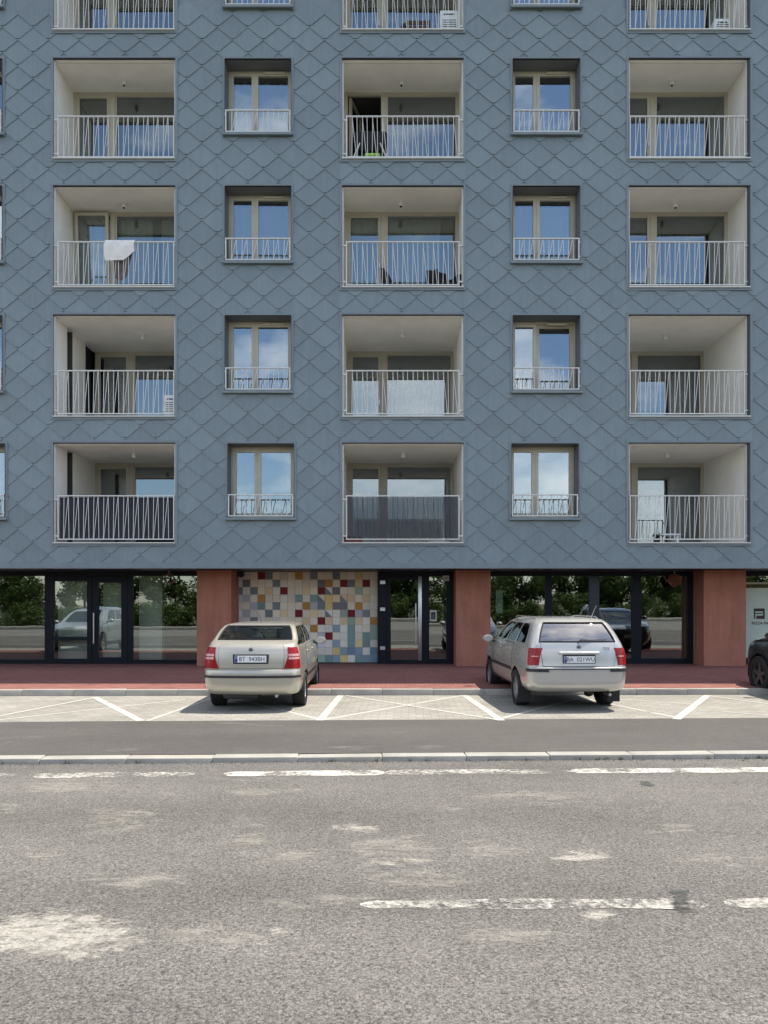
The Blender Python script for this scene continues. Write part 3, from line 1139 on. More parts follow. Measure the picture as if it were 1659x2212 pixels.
def loggia(r, c, q):
    x0, x1, z0, z1 = q
    dep = 1.30 if r <= 2 else 2.8
    yb = YF + dep
    mb = MB()
    ring(mb, (x0 - 0.0, x1, z0, z1), 0.06, YF - 0.044, YF - 0.002)
    mb.build('opening_flashing', 'slate_metal', B, bevel=0.004)
    mb = MB()                                    # dark drip under the lintel and along the right edge
    mb.box(x0 + 0.002, x1 - 0.002, YF - 0.07, YF + 0.05, z1 - 0.016, z1 - 0.002)
    if c == 2:
        mb.box(x1 - 0.05, x1 - 0.002, YF - 0.05, YF + 0.02, z0 + 0.02, z1 - 0.02)
    mb.build('drip_edge', 'dark_trim', B)
    # white lining
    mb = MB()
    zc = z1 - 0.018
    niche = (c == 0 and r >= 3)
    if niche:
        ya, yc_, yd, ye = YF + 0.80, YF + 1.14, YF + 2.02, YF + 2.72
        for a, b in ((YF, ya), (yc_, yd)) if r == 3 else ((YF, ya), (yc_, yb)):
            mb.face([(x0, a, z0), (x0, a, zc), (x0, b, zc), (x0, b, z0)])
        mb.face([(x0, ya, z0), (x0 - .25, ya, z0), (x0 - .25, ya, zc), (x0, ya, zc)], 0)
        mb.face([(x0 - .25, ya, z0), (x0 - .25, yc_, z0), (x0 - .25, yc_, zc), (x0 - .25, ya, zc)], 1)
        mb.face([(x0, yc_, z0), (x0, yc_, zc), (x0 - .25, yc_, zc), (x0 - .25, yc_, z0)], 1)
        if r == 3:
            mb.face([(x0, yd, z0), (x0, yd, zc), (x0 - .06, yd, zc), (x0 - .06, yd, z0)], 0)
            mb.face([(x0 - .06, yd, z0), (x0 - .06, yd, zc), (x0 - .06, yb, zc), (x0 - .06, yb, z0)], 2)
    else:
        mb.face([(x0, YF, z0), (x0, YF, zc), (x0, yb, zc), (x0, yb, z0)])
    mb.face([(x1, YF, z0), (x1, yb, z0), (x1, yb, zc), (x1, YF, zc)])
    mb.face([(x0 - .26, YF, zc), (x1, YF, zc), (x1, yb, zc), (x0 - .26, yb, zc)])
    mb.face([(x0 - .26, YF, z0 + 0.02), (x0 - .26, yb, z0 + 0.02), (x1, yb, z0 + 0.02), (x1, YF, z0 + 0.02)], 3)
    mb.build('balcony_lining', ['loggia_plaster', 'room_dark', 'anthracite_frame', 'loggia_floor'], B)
    mb = MB()
    mb.box(x0 + 0.002, x1 - 0.002, YF - 0.085, YF + 0.06, z0 + 0.003, z0 + 0.032)
    mb.build('balcony_sill', 'white_metal', B, bevel=0.004)
    mb = MB()                                    # pale edge profile at the front of the lining
    mb.box(x0 + 0.002, x0 + 0.04, YF + 0.004, YF + 0.045, z0 + 0.034, zc - 0.001)
    mb.box(x1 - 0.04 - (0.05 if c == 2 else 0), x1 - 0.002 - (0.05 if c == 2 else 0), YF + 0.022, YF + 0.06, z0 + 0.034, zc - 0.001)
    mb.box(x0 + 0.041, x1 - 0.041, YF + 0.054, YF + 0.075, zc - 0.03, zc - 0.001)
    mb.build('edge_profile', 'white_metal', B)
    # rear glazing: door leaf at the left, post, wide fixed light
    zt = zc - 0.004
    zb = z0 + 0.024
    W = x1 - x0
    yw = yb - 0.10
    g = MB()
    g.box(x0 + 0.003, x0 + 0.085, yw, yw + 0.09, zb, zt)                 # left jamb
    g.box(x0 + 0.085, x1 - 0.003, yw, yw + 0.09, zt - 0.075, zt)          # head
    g.box(x0 + 0.985, x0 + 1.125, yw - 0.012, yw + 0.09, zb, zt - 0.075)  # post
    g.box(x1 - 0.085, x1 - 0.003, yw, yw + 0.09, zb, zt - 0.075)
    g.box(x0 + 1.125, x1 - 0.085, yw, yw + 0.09, zb, zb + 0.08)
    g.box(x0 + 1.125, x0 + 1.165, yw + 0.01, yw + 0.08, zb + 0.08, zt - 0.075)
    g.box(x0 + 1.165, x1 - 0.085, yw + 0.01, yw + 0.08, zt - 0.105, zt - 0.075)
    w = g.build('balcony_glazing', 'beige_frame', B, bevel=0.004)
    pane(w, x0 + 1.165, x1 - 0.085, zb + 0.08, zt - 0.105, yw + 0.04, 'loggia_glass')
    d = MB()
    rect_frame(d, x0 + 0.09, x0 + 0.98, zb + 0.01, zt - 0.08, 0.075, yw - 0.006, yw + 0.07)
    dl = d.build('balcony_door', 'beige_frame', w, bevel=0.004)
    open_door = (r, c) == (1, 1)
    pn = pane(w, x0 + 0.165, x0 + 0.905, zb + 0.085, zt - 0.155, yw + 0.03, 'loggia_glass')
    if (r, c) == (2, 0):                       # this leaf is tipped open at the top
        dl.rotation_euler = (0.055, 0, 0)
        pn.rotation_euler = (0.055, 0, 0)
    if open_door:                              # this leaf stands open into the room
        for o_ in (dl, pn):
            o_.rotation_euler = (0, 0, R(74))
        wl_ = WL[w.name]
        for o_, zz in ((dl, zb + 0.01), (pn, zb + 0.085)):
            o_.location = (x0 + 0.14 + 0.13 - wl_[0], yw + 0.53 - wl_[1], zz - wl_[2])
    h = MB()
    h.box(x0 + 0.92, x0 + 0.945, yw - 0.05, yw - 0.03, zb + 1.02, zb + 1.15)
    h.box(x0 + 0.925, x0 + 0.94, yw - 0.035, yw - 0.004, zb + 1.03, zb + 1.05)
    if not open_door:
        h.build('handle', 'steel', w)
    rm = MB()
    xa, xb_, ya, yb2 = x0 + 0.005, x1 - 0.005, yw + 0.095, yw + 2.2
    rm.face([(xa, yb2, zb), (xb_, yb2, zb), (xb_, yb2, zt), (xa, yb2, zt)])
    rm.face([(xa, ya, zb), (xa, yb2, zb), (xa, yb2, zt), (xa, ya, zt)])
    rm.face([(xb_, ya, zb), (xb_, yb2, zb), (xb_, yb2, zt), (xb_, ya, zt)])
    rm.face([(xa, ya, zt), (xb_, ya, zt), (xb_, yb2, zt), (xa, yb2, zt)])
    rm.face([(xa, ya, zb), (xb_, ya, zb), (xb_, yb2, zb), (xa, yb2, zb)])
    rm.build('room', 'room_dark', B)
    # lamp on the ceiling
    lx, lk = {(1, 0): (269, .60), (2, 0): (269, .60), (3, 0): (308, .47), (4, 0): (289, .42),
              (1, 1): (867, .60), (2, 1): (866, .55), (3, 1): (870, .42), (4, 1): (871, .42),
              (1, 2): (1450, .60), (2, 2): (1458, .60), (3, 2): (1437, .48), (4, 2): (1442, .42)}.get((r, c), (0, 0))
    if lx:
        yl = YF + dep * lk
        xl = (lx - CX) * yl / FPX
        o = inst('ceiling_lamp', lamp_me, B, (xl, yl, zc - 0.002))
        WL[o.name] = (xl, yl, zc - 0.002)
        if r <= 2:
            o.rotation_euler = (R(-18), 0, 0)
            l_ = bpy.data.objects.new('lamp_lens', lens_me)
            COL.objects.link(l_)
            l_.parent = o
            l_.location = (0, 0, -0.134)
    # railing
    py0 = {0: (-30, 66), 1: (251, 341), 2: (522, 617), 3: (800, 895), 4: (1070, 1166)}[r]
    rx0 = x0 + 0.10
    rx1 = x1 - (0.10 if c else 0.03)
    if c == 2:
        rx0, rx1 = x0 + 0.03, x1 - 0.12
    return railing(q, rx0, rx1, fz(py0[1]), fz(py0[0]), YF - 0.005, r >= 3, mirror=(c == 1))


RAIL = {}
for r, c, q in LOG:
    RAIL[(r, c)] = loggia(r, c, q)


# ---- windows with low guard rails
def window(r, c, q):
    x0, x1, z0, z1 = q
    dep = 0.42
    mb = MB()
    ring(mb, q, 0.06, YF - 0.044, YF - 0.002)
    mb.build('opening_flashing', 'slate_metal', B, bevel=0.004)
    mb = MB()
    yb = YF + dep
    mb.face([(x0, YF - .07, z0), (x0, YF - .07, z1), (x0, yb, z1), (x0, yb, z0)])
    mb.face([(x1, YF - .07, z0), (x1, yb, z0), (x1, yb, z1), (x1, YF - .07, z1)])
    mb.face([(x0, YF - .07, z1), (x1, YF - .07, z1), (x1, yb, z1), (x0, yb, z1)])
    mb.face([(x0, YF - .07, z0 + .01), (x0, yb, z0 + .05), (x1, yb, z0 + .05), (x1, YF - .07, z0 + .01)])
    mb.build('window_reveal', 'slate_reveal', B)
    mb = MB()
    mb.box(x0 - 0.06, x1 + 0.06, YF - 0.12, YF - 0.07, z0 - 0.05, z0 + 0.012)
    mb.build('window_sill', 'slate_metal', B, bevel=0.005)
    a, b, e, f = x0 + 0.002, x1 - 0.002, z0 + 0.045, z1 - 0.002
    g = MB()
    rect_frame(g, a, b, e, f, 0.055, yb - 0.02, yb + 0.06)
    w = g.build('window', 'beige_frame', B, bevel=0.003)
    L = x1 - x0
    m1, m2 = x0 + 0.115 + 0.475, x0 + 0.115 + 0.475 + 0.185
    mid = (m1 + m2) / 2
    tip = R(3.2) if (r, c) == (3, 2) else 0
    for (sa, sb, tl) in ((a + 0.05, mid + 0.004, 0), (mid + 0.006, b - 0.05, tip)):
        s = MB()
        fw = 0.085
        yy = yb - 0.035 - (0.004 if sa > mid else 0)
        rect_frame(s, sa, sb, e + 0.05, f - 0.05, fw, yy, yy + 0.06)
        so = s.build('sash', 'beige_frame', w, bevel=0.004)
        pn = pane(w, sa + fw, sb - fw, e + 0.05 + fw, f - 0.05 - fw, yy + 0.03, 'window_glass')
        if tl:
            so.rotation_euler = (-tl, 0, 0)
            pn.rotation_euler = (-tl, 0, 0)
    if r in (0, 1, 2, 3):
        t_ = MB().box(x0 + L * .56, x0 + L * .86, yb - 0.075, yb - 0.036, f - 0.10, f - 0.045)
        t_.build('trickle_vent', 'cream_trim', w, bevel=0.004)
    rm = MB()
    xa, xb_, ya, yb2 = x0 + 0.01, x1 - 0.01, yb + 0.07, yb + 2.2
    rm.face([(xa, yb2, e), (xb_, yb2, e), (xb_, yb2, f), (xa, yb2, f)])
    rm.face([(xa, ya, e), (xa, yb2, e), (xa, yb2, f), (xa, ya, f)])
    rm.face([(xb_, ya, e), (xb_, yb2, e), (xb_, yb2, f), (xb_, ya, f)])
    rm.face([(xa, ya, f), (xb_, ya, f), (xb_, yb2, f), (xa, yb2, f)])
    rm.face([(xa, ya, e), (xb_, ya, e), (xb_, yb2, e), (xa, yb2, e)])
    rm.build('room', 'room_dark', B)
    return railing(q, x0 + 0.012, x1 - 0.02, z0 + 0.045, z0 + 0.045 + 0.56, YF - 0.05, r >= 3 and c in (1, 2))


for r, c, q in WIN:
    window(r, c, q)
loose_bars.build('balusters', 'white_metal', B, kind='stuff')

# ------------------------------------------------------------------ ground floor
SG = FPX / YG


def gx(px):
    return (px - CX) / SG


def gz(py):
    return H_EYE + (CY - py) / SG


ZS = ZB - 0.002
P1, P2, P3 = (-4.95, -4.03), (1.965, 2.885), (8.57, 9.70)
for a, b in (P1, P2, P3, (-16.2, -15.2), (15.4, 16.5)):
    mb = MB().box(a, b, YC, YT + 0.35, ZP - 0.02, ZS)
    mb.build('pier', 'terracotta', B, bevel=0.008)
# wall behind the mosaic and the shop interior
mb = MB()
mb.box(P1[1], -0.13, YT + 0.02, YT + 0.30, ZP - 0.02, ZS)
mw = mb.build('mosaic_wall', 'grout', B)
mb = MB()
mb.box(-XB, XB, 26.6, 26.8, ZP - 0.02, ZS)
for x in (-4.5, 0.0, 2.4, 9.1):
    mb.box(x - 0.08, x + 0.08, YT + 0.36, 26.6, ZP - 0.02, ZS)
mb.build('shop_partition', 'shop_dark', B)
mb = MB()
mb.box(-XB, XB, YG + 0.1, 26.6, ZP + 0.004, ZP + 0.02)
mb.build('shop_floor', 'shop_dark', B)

# ceramic squares of the mosaic, read off the photograph row by row (18 across, 12 down)
KEY = {'c': 'cream', 'w': 'white', 'i': 'ivory', 'a': 'pale', 'y': 'yellow', 's': 'sand', 'o': 'orange', 'r': 'red', 'g': 'slate', 't': 'teal',
       'u': 'purple', 'b': 'blue', 'e': 'sage', 'd': 'deep', 'l': 'lilac', 'p': 'peach'}
ROWS = ["wwcrgcicoigccgiwyci", "auccwgwccicuoirgsrc", "gwgcswrccscrguccecc", "alwociwitctgysgpcsc", "wcltcgcicolgyuuciow".replace('iow', 'oiw'),
        "alwwgcscrcsigwerlgc", "awgwcwcccsirpwsepwo", "wcacwcaciwowwbwtwce", "aacwciacwaclrcwtcte", "wacaicwacwtawbwtstw",
        "acwbaciwabcwwysdbwd".replace('ysd', 'ybd'), "tbaetcbtaetetbywtbd"]
TXN, TZN = 19, 12
tx0, tx1, tz0, tz1 = P1[1] + 0.01, -0.135, ZP + 0.015, ZS - 0.01
tw, th = (tx1 - tx0) / 18.55, (tz1 - tz0) / TZN
tx0 -= tw * 0.45
sq = {}
for r in range(TZN):
    for c in range(TXN):
        k = ROWS[r][c]
        part = 0.55 if c == 0 else 1.0
        if (k, part) not in sq:
            sq[(k, part)] = MB().box(-tw * part / 2 + .004, tw * part / 2 - .004, -0.012, 0.008, -th / 2 + .004, th / 2 - .004).mesh('mosaic_tile', ['ceramic_' + KEY[k]], bevel=0.003)
        xc = tx0 + tw * (c + .5) + (tw * 0.225 if c == 0 else 0)
        o = inst('mosaic_tile', sq[(k, part)], mw, (xc, YT + 0.015 + random.uniform(-.0015, .0015), tz1 - th * (r + .5)))
        o.rotation_euler = (random.uniform(-.01, .01), 0, random.uniform(-.01, .01))
# slanting halves laid over a few squares
for (c, r, k) in ((12, 2, 'w'), (11, 3, 'i'), (14, 3, 'p'), (12, 5, 'w')):
    x, z = tx0 + tw * c, tz1 - th * (r + 1)
    p = [(x + .006, z + .006), (x + tw - .006, z + .006), (x + tw - .006, z + th - .006), (x + .006, z + th - .006)]
    tri = (1, 2, 3)
    mb = MB()
    f_ = [(p[i][0], YT - 0.006, p[i][1]) for i in tri]
    mb.face(f_)
    bk = [(a, YT + 0.004, d) for a, b, d in f_]
    for i in range(3):
        mb.face([f_[i], f_[(i + 1) % 3], bk[(i + 1) % 3], bk[i]])
    mb.build('mosaic_tile', 'ceramic_' + KEY[k], mw)
mb = MB().lathe([(0.075, -0.02), (0.085, -0.05), (0.085, -0.12), (0.07, -0.135)], c=((522 - CX) * YT / FPX, YT, H_EYE + (CY - 1241) * YT / FPX), axis='y', n=20)
mb.build('wall_lamp', 'black_plastic', B, smooth=40)

FR = 'anthracite_frame'


def shop(name, x0, x1, posts, rails=(), head=0.13, foot=0.12):
    """posts: (left, right) pairs in world x that split the front into panes"""
    mb = MB()
    z0, z1 = ZP - 0.01, ZS
    mb.box(x0, x1, YG - 0.02, YG + 0.08, z1 - head, z1)
    mb.box(x0, x1, YG - 0.02, YG + 0.08, z0, z0 + foot)
    edges = []
    for a, b in posts:
        mb.box(a, b, YG - 0.025, YG + 0.085, z0 + foot, z1 - head)
        edges.append((a, b))
    w = mb.build(name, FR, B, bevel=0.004)
    for (a, b), (a2, b2) in zip(edges, edges[1:]):
        if a2 - b > 0.1:
            pane(w, b, a2, z0 + foot, z1 - head, YG + 0.03, 'shop_glass')
    return w


# left shop: fixed light, double door, fixed light
xl = -16.0
sw = shop('shop_window', -15.2, gx(104), [(-15.2, -15.1), (-12.4, -12.3), (gx(97), gx(104))], foot=0.13)
sw2 = shop('shop_window', gx(276), P1[0], [(gx(276), gx(287)), (P1[0] - 0.10, P1[0])])


def leaf(x0, x1, z0, z1, w, transom=None, handle=None, parent=B, y=YG):
    mb = MB()
    rect_frame(mb, x0, x1, z0, z1, w, y - 0.03, y + 0.05)
    if transom:
        mb.box(x0 + w, x1 - w, y - 0.028, y + 0.048, transom - 0.045, transom + 0.045)
    d = mb.build('door', FR, parent, bevel=0.004)
    if transom:
        pane(d, x0 + w, x1 - w, z0 + w, transom - 0.045, y + 0.01, 'shop_glass')
        pane(d, x0 + w, x1 - w, transom + 0.045, z1 - w, y + 0.01, 'shop_glass')
    else:
        pane(d, x0 + w, x1 - w, z0 + w, z1 - w, y + 0.01, 'shop_glass')
    if handle:
        hx, ha, hb, r_ = handle
        h = MB().tube([(hx, y - 0.09, ha), (hx, y - 0.09, hb)], r_, 8)
        for zz in (ha + 0.06, hb - 0.06):
            h.tube([(hx, y - 0.09, zz), (hx, y - 0.025, zz)], r_ * .7, 6)
        h.build('handle', 'steel', d, smooth=40)
    return d


zt_ = ZS - 0.15
mb = MB()
mb.box(gx(104), gx(276), YG - 0.02, YG + 0.08, ZS - 0.14, ZS)
mb.box(gx(104), gx(112), YG - 0.02, YG + 0.08, ZP, ZS - 0.14)
mb.build('door_frame', FR, B, bevel=0.004)
leaf(gx(104) + .03, gx(199), ZP + .01, ZS - .145, 0.13, transom=gz(1379))
leaf(gx(200), gx(276) - .002, ZP + .01, ZS - .145, 0.17, handle=(gx(205), gz(1390), gz(1324), 0.017))
# things seen behind the left glass
mb = MB()
mb.box(gx(91), gx(97) + .02, YG + 0.25, YG + 0.4, ZP, ZS)
mb.box(gx(293), gx(343), YG + 0.30, YG + 0.5, ZP, ZS)
mb.build('shop_pillar', 'blind_pale', B)
for a, b in ((118, 190), (216, 274)):
    mb = MB()
    mb.box(gx(a), gx(b), YG + 0.22, YG + 0.235, gz(1430), ZS - 0.2)
    bl = mb.build('door_blind', 'blind_pale', B)

# entrance between mosaic and pier
mb = MB()
mb.box(-0.125, P2[0], YG - 0.02, YG + 0.08, ZS - 0.14, ZS)
mb.box(-0.125, gx(836), YG - 0.03, YG + 0.08, ZP - .01, ZS - 0.14)
mb.box(gx(911), gx(927), YG - 0.02, YG + 0.08, ZP - .01, ZS - 0.14)
mb.box(P2[0] - 0.20, P2[0], YG - 0.02, YG + 0.08, ZP - .01, ZS - 0.14)
mb.box(gx(927), P2[0] - .20, YG - 0.02, YG + 0.08, ZP - .01, ZP + 0.14)
ent = mb.build('entrance_frame', FR, B, bevel=0.004)
pane(ent, gx(927), P2[0] - .20, ZP + .14, ZS - .14, YG + 0.03, 'shop_glass')
dr = leaf(gx(836) + .004, gx(911) - .004, ZP + .01, ZS - .145, 0.10, handle=(gx(898), gz(1396), gz(1303), 0.013))
mb = MB().box(gx(903), gx(911), YG - 0.075, YG - 0.032, gz(1427), gz(1245))
mb.build('pull_bar', 'steel', dr, bevel=0.01, smooth=40)
for py in (1258, 1316, 1400):
    mb = MB().box(gx(821), gx(832), YG - 0.07, YG - 0.031, gz(py) - 0.05, gz(py) + 0.05)
    mb.build('hinge', 'steel', dr, bevel=0.008)

# right shop
sr = shop('shop_window', P2[1], P3[0], [(P2[1], P2[1] + 0.06), (gx(1178), gx(1192)), (gx(1272), gx(1273)), (gx(1293), gx(1294)), (gx(1365), gx(1385)), (P3[0] - 0.16, P3[0])], foot=0.16)
mb = MB().box(gx(1272), gx(1294), YG - 0.03, YG + 0.05, ZP + .13, ZS - .13)
mb.build('shop_panel', 'navy_panel', B)
sr2 = shop('shop_window', P3[1], 15.4, [(P3[1], P3[1] + 0.05), (12.6, 12.7), (15.3, 15.4)], foot=0.16)
mb = MB()
mb.box(P3[1] + .055, 12.6, YG + 0.012, YG + 0.02, gz(1420), gz(1270))
mb.build('window_film', 'film_green', B)
mb = MB()
mb.box(P3[1] + .06, 12.6, YG + 0.07, YG + 0.16, gz(1270), gz(1262))
mb.build('shop_beam', 'shop_wood', B)
mb = MB()
mb.box(P3[1] + .06, 12.6, YG + 0.008, YG + 0.016, gz(1262), gz(1258))
mb.build('film_edge', 'cream_trim', B)
# furniture glimpsed inside the right shop
for (a, b, y, t_, m) in ((1118, 1170, 1.6, 1336, 'seat_pale'), (1205, 1250, 2.2, 1345, 'crate_brown'), (1310, 1350, 1.8, 1350, 'seat_cloth')):
    mb = MB().box(gx(a), gx(b), YG + y, YG + y + .5, ZP + .02, gz(t_))
    o = mb.build('counter', m, B, bevel=0.02)
# ------------------------------------------------------------------ cars
def pchip(xs, ys, x):
    """monotone cubic interpolation"""
    n = len(xs)
    if x <= xs[0]:
        return ys[0]
    if x >= xs[-1]:
        return ys[-1]
    d = [(ys[i + 1] - ys[i]) / (xs[i + 1] - xs[i]) for i in range(n - 1)]
    m = [d[0]] + [0 if d[i - 1] * d[i] <= 0 else 2 * d[i - 1] * d[i] / (d[i - 1] + d[i]) for i in range(1, n - 1)] + [d[-1]]
    for i in range(n - 1):
        if x <= xs[i + 1]:
            h = xs[i + 1] - xs[i]
            t_ = (x - xs[i]) / h
            return (ys[i] * (2 * t_ ** 3 - 3 * t_ ** 2 + 1) + h * m[i] * (t_ ** 3 - 2 * t_ ** 2 + t_)
                    + ys[i + 1] * (-2 * t_ ** 3 + 3 * t_ ** 2) + h * m[i + 1] * (t_ ** 3 - t_ ** 2))


class Shell:
    """car body as a stack of rounded horizontal outlines; y runs from the rear (0) to the front"""
    def __init__(self, S):
        self.S = S
        self.lv = S['levels']          # z, rear y, front y, half width, rear corner radius, front corner radius

    def par(self, z):
        zs = [l[0] for l in self.lv]
        return [pchip(zs, [l[k] for l in self.lv], z) for k in range(1, 6)]

    def ring(self, z, t):
        s = -1 if t < 0 else 1
        t = abs(t)
        yr, yf, w, rr, rf = self.par(z)
        bow, fbow = self.S.get('bow', 0.07), self.S.get('fbow', 0.16)
        ym, hl = (yr + yf) / 2, (yf - yr) / 2
        tr, tf = self.S.get('tr', 0.03), self.S.get('tf', 0.05)
        wr, wf = w * (1 - tr), w * (1 - tf)
        rr, rf = min(rr, wr * .9), min(rf, wf * .9)
        br = bow * ((wr - rr) / w) ** 2
        bf = fbow * ((wf - rf) / w) ** 2
        if t <= 1:
            x = (wr - rr) * t
            return Vector((s * x, yr + bow * (x / w) ** 2, z))
        if t <= 2:
            a = (t - 1) * math.pi / 2
            return Vector((s * (wr - rr + rr * math.sin(a)), yr + br + rr * (1 - math.cos(a)), z))
        if t <= 3:
            u = t - 2
            y0, y1 = yr + br + rr, yf - bf - rf
            x = w * (1 - tr * (1 - u) ** 4 - tf * u ** 4)
            return Vector((s * x, y0 + (y1 - y0) * u, z))
        if t <= 4:
            a = (t - 3) * math.pi / 2
            return Vector((s * (wf - rf + rf * math.cos(a)), yf - bf - rf + rf * math.sin(a), z))
        x = (wf - rf) * (5 - t)
        return Vector((s * x, yf - fbow * (x / w) ** 2, z))

    def t_of_y(self, z, y):
        yr, yf, w, rr, rf = self.par(z)
        wr, wf = w * (1 - self.S.get('tr', 0.03)), w * (1 - self.S.get('tf', 0.05))
        y0 = yr + self.S.get('bow', 0.07) * ((wr - rr) / w) ** 2 + rr
        y1 = yf - self.S.get('fbow', 0.16) * ((wf - rf) / w) ** 2 - rf
        return 2 + min(1.0, max(0.0, (y - y0) / (y1 - y0)))

    def nrm(self, z, t):
        e = 0.01
        a = self.ring(z, t + e) - self.ring(z, t - e)
        b = self.ring(z + e, t) - self.ring(z - e, t)
        n = a.cross(b)
        if n.length < 1e-9:
            return Vector((0, -1, 0))
        n.normalize()
        p = self.ring(z, t)
        c = Vector((0, (self.S['L']) / 2, z))
        if n.dot(p - c) < 0 and abs(n.z) < 0.95:
            n = -n
        return n

    def seal(self, parent, tz, nt=10, nz=6, e=0.012):
        """dark rubber line that shows round a lid or a door"""
        def tz2(u, v):
            t_, z = tz(u, v)
            ta, za = tz(0.5, 0.5)
            k = 1.0 + 2 * e
            return (ta + (t_ - ta) * (1 + e * 1.2), za + (z - za) * (1 + e * 2.6))
        return self.patch('shut_line', 'rubber', parent, tz2, off=0.0035, nt=nt, nz=nz, skirt=0.006)

    def patch(self, name, mat, parent, tz, off=0.004, nt=8, nz=4, skirt=0.012, smooth=50):
        """panel lying on the body; tz(u, v) gives (t, z) for u, v in 0..1"""
        rows, back = [], []
        for j in range(nz + 1):
            r, b = [], []
            for i in range(nt + 1):
                t_, z = tz(i / nt, j / nz)
                n = self.nrm(z, t_)
                p = self.ring(z, t_)
                r.append(p + n * off)
                b.append(p + n * (off - skirt))
            rows.append(r)
            back.append(b)
        mb = MB()
        mb.grid(rows)
        rim = rows[0] + [r[-1] for r in rows[1:]] + rows[-1][::-1][1:] + [r[0] for r in rows[::-1][1:-1]]
        rimb = back[0] + [r[-1] for r in back[1:]] + back[-1][::-1][1:] + [r[0] for r in back[::-1][1:-1]]
        for k in range(len(rim)):
            j = (k + 1) % len(rim)
            mb.face([rim[k], rimb[k], rimb[j], rim[j]])
        return mb.build(name, mat, parent, smooth=smooth, local=True)


